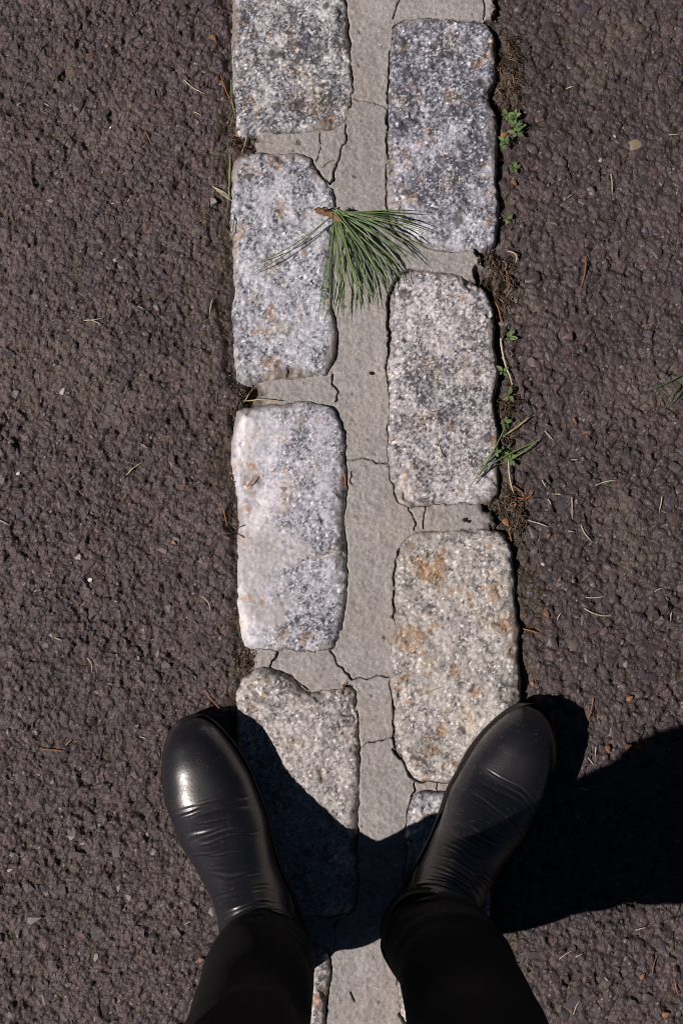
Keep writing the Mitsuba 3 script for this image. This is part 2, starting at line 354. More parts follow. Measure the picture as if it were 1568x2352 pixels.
def seam_dist(X, Y):
    """How far outside the pavement a place lies (positive = on the asphalt)."""
    d = -all_sd(X, Y)
    s = (np.abs(X) < .22)
    m = np.full(X.shape, -1.0)
    m[s] = poly_sd(X[s], Y[s], MORTAR_OUT)
    mid = (X > gp(640, 1176)[0]) & (X < gp(1080, 1176)[0])
    return np.where(mid, -.05, np.minimum(d, -m))


def bumps(X, Y, seed, spacing, height, k=4, power=1.0, jit=.6, steep=2.2, soft=0.0):
    """Close-packed lumps: the highest of the nearest caps."""
    r = np.random.default_rng(seed)
    lo, hi = (X.min() - .02, Y.min() - .02), (X.max() + .02, Y.max() + .02)
    gx, gy = np.meshgrid(np.arange(lo[0], hi[0], spacing), np.arange(lo[1], hi[1], spacing), indexing='ij')
    s = np.stack([gx.ravel(), gy.ravel()], 1) + r.uniform(-jit, jit, (gx.size, 2)) * spacing
    h, rad = r.random(len(s)), r.uniform(.55, 1.25, len(s)) * spacing
    tx, ty = r.normal(0, .30, (2, len(s)))
    sh = r.uniform(0, math.pi, len(s))
    P = np.stack([X.ravel(), Y.ravel()], 1)
    sides = 6
    dir_ = sh[:, None] + (np.arange(sides)[None] + r.uniform(-.33, .33, (len(s), sides))) * 2 * math.pi / sides
    gain = 1 / (rad[:, None] * r.uniform(.72, 1.15, (len(s), sides)))
    dc, ds = np.cos(dir_) * gain, np.sin(dir_) * gain
    dist, idx = cKDTree(s).query(P, k=k)
    best, who = np.full(len(P), -9.0), np.zeros(len(P), int)
    for j in range(k):
        i = idx[:, j]
        dx, dy = P[:, 0] - s[i, 0], P[:, 1] - s[i, 1]
        q = np.full(len(P), -9.0)
        for m_ in range(sides):
            q = np.maximum(q, dx * dc[i, m_] + dy * ds[i, m_])
        if soft:
            q = (1 - soft) * q + soft * np.hypot(dx, dy) / rad[i]
        val = h[i] * .8 - np.maximum(0, q - .5) ** power * steep - .12 * q * q + (dx * tx[i] + dy * ty[i]) / spacing
        w = val > best
        best, who = np.where(w, val, best), np.where(w, i, who)
    return (height * np.maximum(best, -1.1)).reshape(X.shape), r.random(len(s))[who].reshape(X.shape), best.reshape(X.shape)


an = {k: Field(*a) for k, a in dict(low=(61, .12), mid=(62, .03), fine=(63, .0024), dust=(64, .05), seam=(65, .011), seam2=(66, .06), sm=(67, .006), moss=(68, .02)).items()}
C_FINE, C_STONE, C_SOIL = np.array([.076, .0600, .053]), np.array([.077, .0610, .0640]), np.array([.055, .043, .030])
AGG = [(.078, .066, .071), (.058, .050, .054), (.092, .077, .078), (.096, .070, .068), (.066, .060, .069), (.100, .085, .083)]


def rock(seed, flatness, n=18, smooth=False):
    r = np.random.default_rng(seed)
    p = r.normal(size=(n, 3))
    p /= np.linalg.norm(p, axis=1, keepdims=True)
    p *= r.uniform(.82, 1.1, (n, 1))
    cap = r.uniform(.35, .55)
    tilt = r.normal(0, .12, 2)
    lim = cap + p[:, 0] * tilt[0] + p[:, 1] * tilt[1]
    p[:, 2] = np.where(p[:, 2] > lim, lim + (p[:, 2] - lim) * flatness, p[:, 2])
    p[:, 2] = np.maximum(p[:, 2], -.8)
    h = ConvexHull(p)
    f = h.simplices.copy()
    nrm = np.cross(p[f[:, 1]] - p[f[:, 0]], p[f[:, 2]] - p[f[:, 0]])
    flip = (nrm * h.equations[:, :3]).sum(1) < 0
    f[flip] = f[flip][:, ::-1]
    used = np.unique(f)
    new = np.zeros(n, int)
    new[used] = np.arange(len(used))
    return p[used], new[f]


for i, c in enumerate(AGG):
    scene[f'aggregate_tone_{"abcdef"[i]}_mat'] = {'type': 'twosided', 'bsdf': {'type': 'principled', 'roughness': .5, 'specular': .5, 'base_color': mikit.proc(
        (lambda c: lambda p, n, uv: mi.Color3f(*c) * (0.72 + 0.56 * mikit.fbm(p.x * 420, p.y * 420, p.z * 420)))(c))}}


def asphalt(side):
    left = side < 0
    xa, xb = (-.435, gp(604, 600)[0]) if left else (gp(1062, 600)[0], .435)
    st = .00128
    X, Y = np.meshgrid(np.arange(xa, xb, st), np.arange(Y0, Y1, st), indexing='ij')
    D = seam_dist(X, Y)
    sd_ = 200 if left else 230
    if left:
        b1, id1, e1 = bumps(X, Y, sd_ + 1, .0080, .0026)
        b2, id2, e2 = bumps(X, Y, sd_ + 2, .0036, .0014)
        Z = .70 * b1 + .88 * b2
    else:
        b1, id1, e1 = bumps(X, Y, sd_ + 1, .0078, .0026, soft=.2, power=1.1)
        b2, id2, e2 = bumps(X, Y, sd_ + 2, .0038, .0014, soft=.15)
        Z = .80 * b1 + .70 * b2
    Z = Z + (.00030 if left else .00024) * np.random.default_rng(sd_ + 7).normal(size=Z.shape) * (.5 + .5 * sstep(.2, -.5, e1))
    Z = Z + .0012 * an['low'](X, Y) + .0006 * an['mid'](X, Y) + .00022 * an['fine'](X, Y) + .0003 * an['sm'](X, Y)
    Z -= .0030 * sstep(1.1, 2.0, .7 * an['mid'](Y, X) + .8 * an['sm'](Y, X))
    base = Z.mean()
    Z -= base + .0006
    dip = sstep(.014, .0, D + .004 * an['seam'](X, Y)) * (.0055 if left else .0075) * (1 + .35 * an['seam2'](X, Y))
    Z -= dip
    Z = np.where(D < -.0015, -.020, Z)
    stone = sstep(-.25, .30, e1)
    col = lerp(C_FINE, C_STONE, stone)
    col *= (.80 + .40 * id1 * stone + .22 * (id2 - .5) + .07 * an['fine'](X, Y))[..., None]
    col *= (1 + .06 * an['dust'](X, Y))[..., None]
    col *= (1 + .09 * np.clip(an['low'](Y, X), -2, 2))[..., None] * (1.0 if left else .84)
    dusty = sstep(.7, 2.0, an['dust'](Y, X) + .5 * an['moss'](X, Y)) * .5
    col = lerp(col, (.105, .088, .074), dusty)
    red = (id1 > .955) * stone
    col = lerp(col, col * np.array([1.14, .99, .97]), red)
    r = np.random.default_rng(sd_ + 3)
    g = r.random(X.shape)
    col = lerp(col, (.42, .39, .35), (g > .9975) * .8)
    col = lerp(col, (.20, .16, .10), (g < .006) * .8)
    soil = sstep(.022, .004, D + .007 * an['seam'](X, Y) + .008 * an['seam2'](X, Y)) * (.75 if left else .95)
    col = lerp(col, C_SOIL * (1 + .25 * np.clip(an['fine'](X, Y), -1.5, 1.5))[..., None], soil)
    mesh, c = grid_mesh(X, Y, Z, D > -.006, np.clip(col, .015, .6))
    key = numbered('asphalt')
    scene[key] = mikit.ply(mesh, 'asphalt_mat', smooth=False, color=c)
    tag(key, 'dark brown-grey asphalt with fine angular aggregate left of the cobblestones' if left else 'dark lumpy asphalt with rounded aggregate right of the cobblestones', kind='structure')
    # aggregate embedded in it
    n = 2600
    size = np.sort(np.clip(r.lognormal(math.log(.0032), .42, n), .0021, .0085))[::-1]
    placed, tree_pts = [], []
    cell = {}
    for s_ in size:
        for _ in range(6):
            x, y = r.uniform(xa + .01, xb - .004), r.uniform(Y0 + .01, Y1 - .01)
            ci, cj = int(x / .02), int(y / .02)
            if all(math.hypot(x - q[0], y - q[1]) > .80 * (s_ + q[2]) for a in (-1, 0, 1) for b in (-1, 0, 1) for q in cell.get((ci + a, cj + b), ())):
                cell.setdefault((ci, cj), []).append((x, y, s_))
                placed.append((x, y, s_))
                break
    placed = np.array(placed)
    dd = seam_dist(placed[:, 0], placed[:, 1])
    placed = placed[dd > placed[:, 2] + .002]
    zi = map_coordinates(gaussian_filter(Z, 2.0), [(placed[:, 0] - xa) / st, (placed[:, 1] - Y0) / st], order=1)
    flatness = .08 if left else .22
    variants = [rock(sd_ * 10 + k, flatness, 17 if left else 24) for k in range(36)]
    dicts = [mikit.ply(trimesh.Trimesh(v, f, process=False), None, smooth=(False if left else 38)) for v, f in variants]
    bv, bf, bc, at, parts = [], [], [], 0, 0
    for (x, y, s_), z in zip(placed, zi):
        v, f = variants[k := int(r.integers(36))]
        ang, el, hz = r.uniform(0, 360), r.uniform(.6, .95), r.uniform(.6, .9)
        m = T().translate([x, y, z - s_ * hz * .22]).rotate([0, 0, 1], ang).rotate([1, 0, 0], r.normal(0, 5)).rotate([0, 1, 0], r.normal(0, 5)).scale([s_ * 1.15, s_ * el, s_ * hz])
        tone = int(r.choice(6, p=[.32, .22, .2, .08, .12, .06] if left else [.42, .36, .08, .05, .08, .01]))
        inview = abs(x) < .36 and -.37 < y < .72
        if parts < 300 and inview:
            parts += 1
            scene[numbered(key + '__aggregate_stone')] = {**dicts[k], 'to_world': m, 'bsdf': {'type': 'ref', 'id': f'aggregate_tone_{"abcdef"[tone]}_mat'}}
        else:
            M = np.array(m.matrix)
            w = v @ M[:3, :3].T + M[:3, 3]
            cc = np.tile(np.array(AGG[tone]) * r.uniform(.8, 1.2) * (1 if left else .85), (len(w), 1))
            if r.random() < .006:
                cc = np.tile((.42, .40, .38), (len(w), 1))
            if left:
                w, cc, f = w[f].reshape(-1, 3), cc[f].reshape(-1, 3), np.arange(3 * len(f)).reshape(-1, 3)
            bv.append(w); bf.append(f + at); bc.append(cc)
            at += len(w)
    mk = trimesh.Trimesh(np.vstack(bv), np.vstack(bf), process=False)
    kk = key + '__aggregate'
    scene[kk] = mikit.ply(mk, 'aggregate_mat', smooth=not left, color=np.vstack(bc))
    labels[kk] = {'kind': 'stuff', 'label': 'small embedded stones of the asphalt'}
    return (xa, xb, st, Z)


ASPH = {-1: asphalt(-1), 1: asphalt(1)}


def ground_z(x, y):
    """Height of the top surface at a place (asphalt, mortar or stone)."""
    x, y = np.atleast_1d(np.asarray(x, float)), np.atleast_1d(np.asarray(y, float))
    z = np.full(x.shape, .0035)
    for side, (xa, xb, st, Z) in ASPH.items():
        s = (seam_dist(x, y) > 0) & ((x < 0) if side < 0 else (x > 0))
        if s.any():
            z[s] = map_coordinates(Z, [(x[s] - xa) / st, (y[s] - Y0) / st], order=1, mode='nearest') + .0012
    z[all_sd(x, y) > .001] = TOP + .0008
    return z


# ------------------------------------------------------------------ the same road and pavement going on beyond the close range
scene['far_asphalt_mat'] = {'type': 'bumpmap', 'arbitrary': mikit.proc(lambda p, n, uv: .0055 * mikit.fbm(p.x * 130, p.y * 130, 0.0), eps=1e-3), 'scale': 1.0,
                            'bsdf': {'type': 'principled', 'roughness': .65, 'specular': .4, 'base_color': mikit.proc(lambda p, n, uv: mikit.mix((.030, .025, .024), (.092, .077, .073), mikit.fbm(p.x * 170, p.y * 170, 0.0)) * (0.8 + 0.4 * mikit.fbm(p.x * 6, p.y * 6, 3.0)))}}
scene['far_granite_mat'] = {'type': 'principled', 'roughness': .6, 'base_color': mikit.proc(lambda p, n, uv: mikit.mix((.13, .13, .14), (.58, .56, .54), mikit.smoothstep(.3, .7, mikit.fbm(p.x * 330, p.y * 330, 0.0))))}
scene['far_mortar_mat'] = flat((.34, .315, .29), .9, .2)
frame = []
BIG = 90.0
for x0, x1, y0, y1 in ((-BIG, -.43, -BIG, BIG), (.43, BIG, -BIG, BIG), (-.43, .43, Y1 - .004, BIG), (-.43, .43, -BIG, Y0 + .004)):
    frame.append(trimesh.Trimesh([[x0, y0, -.002], [x1, y0, -.002], [x1, y1, -.002], [x0, y1, -.002]], [[0, 1, 2], [0, 2, 3]], process=False))
scene['ground'] = mikit.ply(trimesh.util.concatenate(frame), 'far_asphalt_mat')
tag('ground', 'asphalt road surface running on around', kind='structure')
cx0, cx1 = gp(790, 1176)[0], gp(895, 1176)[0]
bl, br = gp(540, 1176)[0], gp(1165, 1176)[0]
slab = []
for y0, y1 in ((POLY['L1'][:, 1].max() - .006, 6.0), (-6.0, POLY['R5'][:, 1].min() + .006)):
    b = trimesh.creation.box((br - bl - .01, y1 - y0, .02))
    b.apply_translation(((bl + br) / 2, (y0 + y1) / 2, .0026 - .01))
    slab.append(b)
    n = int((y1 - y0) / .25)
    for col_, (xl, xr) in enumerate(((bl, cx0), (cx1, br))):
        for k in range(n if n < 24 else 23):
            rr = np.random.default_rng(900 + col_ * 50 + k + int(y0))
            cy = (y0 + .13 + k * .25 + .11 * col_) if y0 > 0 else (y1 - .13 - k * .25 - .11 * col_)
            if not y0 + .1 < cy < y1 - .1:
                continue
            w, l = xr - xl - rr.uniform(.0, .012), .225 + rr.uniform(-.01, .01)
            o = np.array([(sx * (w / 2 - .012) , sy * (l / 2 - .012)) for sx, sy in ((-1, -1), (1, -1), (1, 1), (-1, 1))]) + rr.normal(0, .003, (4, 2))
            pts = np.vstack([np.c_[o + s_ * np.sign(o) * .011, np.full(4, z_)] for s_, z_ in ((1, -.01), (1, .000), (.6, .006), (0, .0085))])
            hl = trimesh.convex.convex_hull(pts)
            hl.apply_translation(((xl + xr) / 2, cy, 0))
            scene[numbered('pavement__cobblestone')] = mikit.ply(hl, 'far_granite_mat', smooth=35)
scene['pavement__mortar'] = mikit.ply(trimesh.util.concatenate(slab), 'far_mortar_mat')
# ------------------------------------------------------------------ the person: boots, trousers, coat, body
import manifold3d as m3

scene['leather_mat'] = {'type': 'bumpmap', 'arbitrary': mikit.proc(lambda p, n, uv: .00010 * mikit.fbm(p.x * 700, p.y * 700, p.z * 700, octaves=2) + .00016 * mikit.fbm(p.x * 90, p.y * 90, p.z * 90, octaves=2), eps=4e-4), 'scale': 1.0,
                        'bsdf': {'type': 'principled', 'base_color': mikit.proc(lambda p, n, uv: mikit.mix((.0055, .0058, .0095), (.070, .062, .053), .85 * mikit.smoothstep(.80, .90, mikit.noise(p.x * 620, p.y * 620, p.z * 620)) * mikit.smoothstep(.45, .75, mikit.fbm(p.x * 55, p.y * 55, p.z * 55))
                                                            + .22 * mikit.smoothstep(.60, .85, mikit.noise(p.x * 900 + p.y * 500, p.y * 110, p.z * 300)) * mikit.smoothstep(.48, .7, mikit.fbm(p.x * 38, p.y * 38, p.z * 38)))), 'specular': .78, 'clearcoat': 1.0, 'clearcoat_gloss': .78,
                                 'roughness': mikit.proc(lambda p, n, uv:  .30 + .12 * mikit.fbm(p.x * 60, p.y * 60, p.z * 60))}}
scene['sole_mat'] = flat((.014, .013, .013), .38, .5)
scene['elastic_mat'] = flat((.008, .008, .009), .85, .2)
scene['thread_mat'] = flat((.035, .032, .030), .6, .4)
scene['denim_mat'] = {'type': 'twosided', 'bsdf': {'type': 'principled', 'base_color': {'type': 'rgb', 'value': [.0085, .0085, .0095]}, 'roughness': .95, 'specular': .15, 'sheen': .25}}
scene['wool_mat'] = flat((.012, .012, .014), .95, .15)
scene['skin_mat'] = flat((.50, .31, .23), .5, .4)
scene['hair_mat'] = flat((.035, .022, .014), .5, .4)

RING = np.array([  # T.s T.z  B.s B.z  half width, lateral shift, widest level, lower exponent
    (.000,.0185,.000,.0125,.006,.0065,-.2,2.2), (.004,.0315,.003,.009,.0125,.0070,-.35,2.6), (.012,.0420,.010,.0080,.0205,.0080,-.42,3.0), (.025,.0500,.022,.0070,.0282,.009,-.45,3.6),
    (.047,.0545,.042,.0070,.0358,.0095,-.45,4.5), (.072,.0545,.068,.0070,.0398,.0095,-.42,4.5), (.099,.0640,.098,.009,.0402,.0085,-.40,4.5), (.124,.0790,.130,.014,.0352,.0065,-.38,4.2),
    (.149,.0950,.165,.020,.0322,.004,-.32,3.8), (.168,.1090,.205,.023,.0322,.0025,-.25,3.4), (.179,.1200,.245,.026,.0330,.002,-.15,2.8), (.186,.131,.264,.040,.0340,.001,-.05,2.4),
    (.189,.144,.266,.070,.0350,.0,.0,2.1), (.190,.158,.262,.105,.036,.0,.0,2.0), (.179,.175,.260,.145,.037,.0,.0,2.0), (.179,.200,.260,.185,.037,.0,.0,2.0)])
for c_ in (0, 2):
    RING[:, c_] = np.where(RING[:, c_] > .12, .12 + (RING[:, c_] - .12) * .90, RING[:, c_])
RU = PchipInterpolator(np.arange(16), RING)
BASE = TOP + .0012


def nz(seed, shape, s):
    a = gaussian_filter(np.random.default_rng(seed).normal(size=shape), s, mode=['nearest', 'wrap'] if np.ndim(s) else 'wrap')
    return a / a.std()


def boot(owner, side, toe, ang, seed, label):
    """side = +1: the person's right boot (lateral side at +x)."""
    d = np.array([-side * math.sin(ang), -math.cos(ang), 0])
    l = np.array([side * math.cos(ang), -math.sin(ang), 0])
    org = np.array([toe[0], toe[1], BASE])

    def loft(u, ph):
        t = RU(u)
        pm, lowx = t[..., 6], t[..., 7]
        c, s = np.cos(ph), np.sin(ph)
        up = c >= 0
        e = np.where(up, 2 / 2.35, 2 / lowx)
        cc, ss = np.abs(c) ** e, np.sign(s) * np.abs(s) ** e
        p = np.where(up, pm + (1 - pm) * cc, pm - (1 + pm) * cc)
        q = ss
        S = (t[..., 0] + t[..., 2]) / 2 + (t[..., 0] - t[..., 2]) / 2 * p
        Zz = (t[..., 1] + t[..., 3]) / 2 + (t[..., 1] - t[..., 3]) / 2 * p
        Q = t[..., 5] + t[..., 4] * q
        return S[..., None] * d + Q[..., None] * l + org + Zz[..., None] * np.array([0, 0, 1.0])

    us = np.concatenate([np.linspace(0, .25, 10)[:-1] ** 1.0, np.linspace(.25, 4.2, 70)[:-1], np.linspace(4.2, 12, 400)[:-1], np.linspace(12, 13.1, 24)])
    ph = np.linspace(-math.pi, math.pi, 161)[:-1]
    U, P = np.meshgrid(us, ph, indexing='ij')
    G = loft(U, P)
    gu, gp_ = np.gradient(G, axis=0), (np.roll(G, -1, 1) - np.roll(G, 1, 1)) / 2
    N = np.cross(gu, gp_)
    N /= np.linalg.norm(N, axis=2, keepdims=True) + 1e-12
    cen = G.mean(1, keepdims=True)
    if ((G - cen) * N).sum() < 0:
        N = -N
    r = np.random.default_rng(seed)
    disp = np.zeros(U.shape)
    wob = nz(seed + 1, U.shape, (13, 6)) * .05 + nz(seed + 3, U.shape, (30, 16)) * .07
    lines = [(5.0 + 1.7 * r.random(), r.uniform(.00010, .00030), r.uniform(-.8, 1.0), r.uniform(.22, .65), r.uniform(.030, .055), r.uniform(-.05, .45)) for k in range(22)]
    lines += [(u_, r.uniform(.0002, .00034), r.uniform(-.3, .5), r.uniform(.5, .75), r.uniform(.05, .07), r.uniform(.12, .3)) for u_ in (5.35, 6.2)]
    lines += [(6.9 + 1.8 * r.random(), r.uniform(.0001, .00035), r.uniform(-.8, .6), r.uniform(.3, .7), r.uniform(.035, .06), r.uniform(.0, .4)) for k in range(14)]
    lines += [(8.9 + 2.2 * r.random(), r.uniform(.0003, .0009), r.uniform(-.7, .4), r.uniform(.4, .9), r.uniform(.045, .09), r.uniform(.0, .3)) for k in range(9)]
    for u0, dep, p0, wd, wu, cur in lines:
        win = np.exp(-((P - p0 * side) / wd) ** 4)
        du = (U + wob - u0 - cur * np.sin((P - p0) * 1.0) * side - .25 * P ** 2 * (.5 if u0 < 7 else -.25)) / wu
        disp += win * dep * (-np.exp(-du ** 2) + .55 * np.exp(-(du - 1.9) ** 2) + .35 * np.exp(-(du + 1.9) ** 2))
    disp += .00035 * nz(seed + 2, U.shape, (14, 10)) * sstep(2.0, 5.0, U) + .0012 * nz(seed + 4, U.shape, (34, 22)) * sstep(3.5, 7, U)
    groove = sstep(.0, .02, np.abs(P) - 2.1) * (U < 9)
    G = G + N * (disp * (1 - groove))[..., None]
    n, m = U.shape
    i = np.arange(n * m).reshape(n, m)
    j = np.roll(i, -1, 1)
    f = np.stack([i[:-1], i[1:], j[1:], j[:-1]], -1).reshape(-1, 4)
    f = np.vstack([f[:, :3], f[:, [0, 2, 3]]])
    tip = G[0].mean(0)
    v = np.vstack([G.reshape(-1, 3), tip])
    f = np.vstack([f, np.stack([np.full(m, n * m), i[0], j[0]], 1)])
    tri = v[f[:100]]
    mesh = trimesh.Trimesh(v, f, process=False)
    if ((mesh.triangles_center - cen.mean(0)) * np.cross(v[f[:, 1]] - v[f[:, 0]], v[f[:, 2]] - v[f[:, 0]])).sum() < 0:
        mesh.invert()
    key = numbered(owner + '__boot')
    scene[key] = mikit.ply(mesh, 'leather_mat', smooth=True)
    labels[key] = {'label': label}
    # sole with its welt
    st = np.array([0, .0035, .009, .018, .03, .045, .07, .10, .13, .16, .195])
    fr = np.interp(st, RING[:10, 2], RING[:10, 4]) + .0035
    fr[0] = .006
    sh = np.interp(st, RING[:10, 2], RING[:10, 5])
    tz = np.interp(st, RING[:11, 2], RING[:11, 3])
    fine = np.linspace(0, .195, 90) ** 1.0
    w_, c_, z_ = (PchipInterpolator(st, k)(fine) for k in (fr, sh, tz))
    fine = fine - .0035 * np.exp(-fine / .01)

    def block(S, W, C, zt, zb, ch=.0016):
        rows = []
        for s_, a_, c0, t_, b_ in zip(S, W, C, zt, zb):
            for q, z in ((a_ - .001, b_), (a_, b_ + ch), (a_, t_ - ch), (a_ - ch, t_), (-a_ + ch, t_), (-a_, t_ - ch), (-a_, b_ + ch), (-a_ + .001, b_)):
                rows.append(org + s_ * d + (c0 + q) * l + np.array([0, 0, z]))
        k = len(S)
        i = np.arange(k * 8).reshape(k, 8)
        j = np.roll(i, -1, 1)
        f = np.stack([i[:-1], i[1:], j[1:], j[:-1]], -1).reshape(-1, 4)
        f = np.vstack([f[:, :3], f[:, [0, 2, 3]], np.stack([np.full(6, i[0, 0]), i[0, 1:7], i[0, 2:8]], 1), np.stack([np.full(6, i[-1, 0]), i[-1, 2:8], i[-1, 1:7]], 1)])
        b = trimesh.Trimesh(np.array(rows), f, process=False)
        b.fix_normals()
        return b
    scene[key + '__sole'] = mikit.ply(block(fine, w_, c_, z_ + .0035, np.maximum(z_ - .0055, -.0002)), 'sole_mat', smooth=40)
    hs = np.linspace(.182, .2550, 40)
    q = np.clip((hs - .222) / (.2550 - .222), 0, 1)
    hw = .0345 * np.sqrt(np.clip(1 - q ** 2.3, .02, 1))
    scene[key + '__heel'] = mikit.ply(block(hs, hw, np.full(40, .002), np.full(40, .0285), np.full(40, -.0002)), 'sole_mat', smooth=40)
    # elastic side panels and their seams
    for sd_ in (1, -1):
        uu = np.linspace(8.7, 12.9, 70)
        half = .74 * sstep(8.4, 11.0, uu) ** .8 + .03
        mid = 1.78
        rel = np.linspace(-1, 1, 22)
        UU, RR = np.meshgrid(uu, rel, indexing='ij')
        PP = (mid + half[:, None] * RR) * sd_
        A = loft(UU, PP)
        e1, e2 = loft(UU + .01, PP) - A, loft(UU, PP + .01) - A
        nn = np.cross(e1, e2)
        nn /= np.linalg.norm(nn, axis=2, keepdims=True)
        out = A - loft(UU, PP + math.pi)
        nn *= np.sign((nn * out).sum(2, keepdims=True))
        A = A + nn * (.0016 + .0003 * np.cos(RR * 22) * (np.abs(RR) < .96))[..., None] - nn * (.0022 * sstep(.97, 1.0, np.abs(RR)))[..., None]
        k0, k1 = UU.shape
        i = np.arange(k0 * k1).reshape(k0, k1)
        f = np.stack([i[:-1, :-1], i[1:, :-1], i[1:, 1:], i[:-1, 1:]], -1).reshape(-1, 4)
        scene[numbered(key + '__elastic_panel')] = mikit.ply((A.reshape(-1, 3), f), 'elastic_mat', smooth=True)
        for e in (-1, 1):
            for off in (.05, .12):
                ed = loft(uu, (mid + (half + off) * e) * sd_)
                on = nn[:, 0 if e < 0 else -1]
                scene[numbered(key + '__seam')] = mikit.ply(tube(ed + on * .0014, np.full(70, .0006), 5), 'thread_mat', smooth=True)
    return key


def tube(pts, rad, sides=5, closed=True):
    pts, rad = np.asarray(pts, float), np.asarray(rad, float)
    t = np.gradient(pts, axis=0)
    t /= np.linalg.norm(t, axis=1, keepdims=True) + 1e-12
    ref = np.where(np.abs(t[:, 2:3]) < .9, [[0, 0, 1.0]], [[1.0, 0, 0]])
    a = np.cross(t, ref)
    a /= np.linalg.norm(a, axis=1, keepdims=True) + 1e-12
    b = np.cross(t, a)
    ang = np.arange(sides) * 2 * math.pi / sides
    v = pts[:, None] + rad[:, None, None] * (np.cos(ang)[None, :, None] * a[:, None] + np.sin(ang)[None, :, None] * b[:, None])
    n = len(pts)
    i = np.arange(n * sides).reshape(n, sides)
    j = np.roll(i, -1, 1)
    f = np.stack([i[:-1], j[:-1], j[1:], i[1:]], -1).reshape(-1, 4)
    f = np.vstack([f[:, :3], f[:, [0, 2, 3]]])
    caps = [[i[0, 0], i[0, k + 1], i[0, k]] for k in range(1, sides - 1)] + [[i[-1, 0], i[-1, k], i[-1, k + 1]] for k in range(1, sides - 1)]
    return trimesh.Trimesh(v.reshape(-1, 3), np.vstack([f, caps]), process=False)


def garment(rows, sides=96, per=14, wrinkle=.0018, seed=1, power=2.0, ang=0.0, slant=0.0, slant_len=.12, close_in=True, fold=0.0, ring=None):
    """A cloth tube through the rows (z, centre x, centre y, half x, half y)."""
    rows = np.array(rows, float)
    k = np.linspace(0, len(rows) - 1, (len(rows) - 1) * per + 1)
    R_ = PchipInterpolator(np.arange(len(rows)), rows)(k)
    a = np.arange(sides) * 2 * math.pi / sides
    c, s = np.cos(a), np.sin(a)
    c, s = np.sign(c) * np.abs(c) ** (2 / power), np.sign(s) * np.abs(s) ** (2 / power)
    w = nz(seed, (len(k), sides), (3.2, 6)) * wrinkle * .6 + nz(seed + 1, (len(k), sides), (7, 9)) * wrinkle
    w = w + fold * np.sin(14 * nz(seed + 2, (len(k), sides), (5, 12)) * .35 + R_[:, 0:1] * 70) * np.exp(-((R_[:, 0:1] - rows[0, 0] - .05) / .10) ** 2)
    ex, ey = (R_[:, 3:4] + w) * c, (R_[:, 4:5] + w) * s
    fade = np.exp(-((R_[:, 0:1] - rows[0, 0]) / slant_len) ** 2)
    th = ang * fade
    x, y = ex * np.cos(th) - ey * np.sin(th), ex * np.sin(th) + ey * np.cos(th)
    z = R_[:, 0:1] + slant * fade * (ey + .25 * np.abs(ey)) + 0 * ex
    v = np.stack([x + R_[:, 1:2], y + R_[:, 2:3], z], -1)
    if close_in:
        cen = v[:1].mean(1, keepdims=True)
        lip = v[:1] + (cen - v[:1]) * np.array([.035, .035, 0])
        inner = lip + np.array([0, 0, .03])
        v = np.vstack([inner, lip, lip * .25 + v[:1] * .75 - [0, 0, .0014], v])
    if ring is not None:
        ring.append(v)
    n = len(v)
    i = np.arange(n * sides).reshape(n, sides)
    j = np.roll(i, -1, 1)
    f = np.stack([i[:-1], j[:-1], j[1:], i[1:]], -1).reshape(-1, 4)
    return trimesh.Trimesh(v.reshape(-1, 3), np.vstack([f[:, :3], f[:, [0, 2, 3]]]), process=False)


def flesh(bones, edge=.008, rounds=10):
    parts = []
    for p, q, r0, r1 in bones:
        pair = [m3.Manifold.sphere(r_, 20).translate(list(map(float, c))) for c, r_ in ((p, r0), (q, r1))]
        parts.append(m3.Manifold.batch_hull(pair))
    whole = m3.Manifold.batch_boolean(parts, m3.OpType.Add).refine_to_length(edge)
    mm = whole.to_mesh()
    t = trimesh.Trimesh(mm.vert_properties[:, :3], mm.tri_verts, process=True)
    trimesh.smoothing.filter_taubin(t, iterations=rounds)
    return t


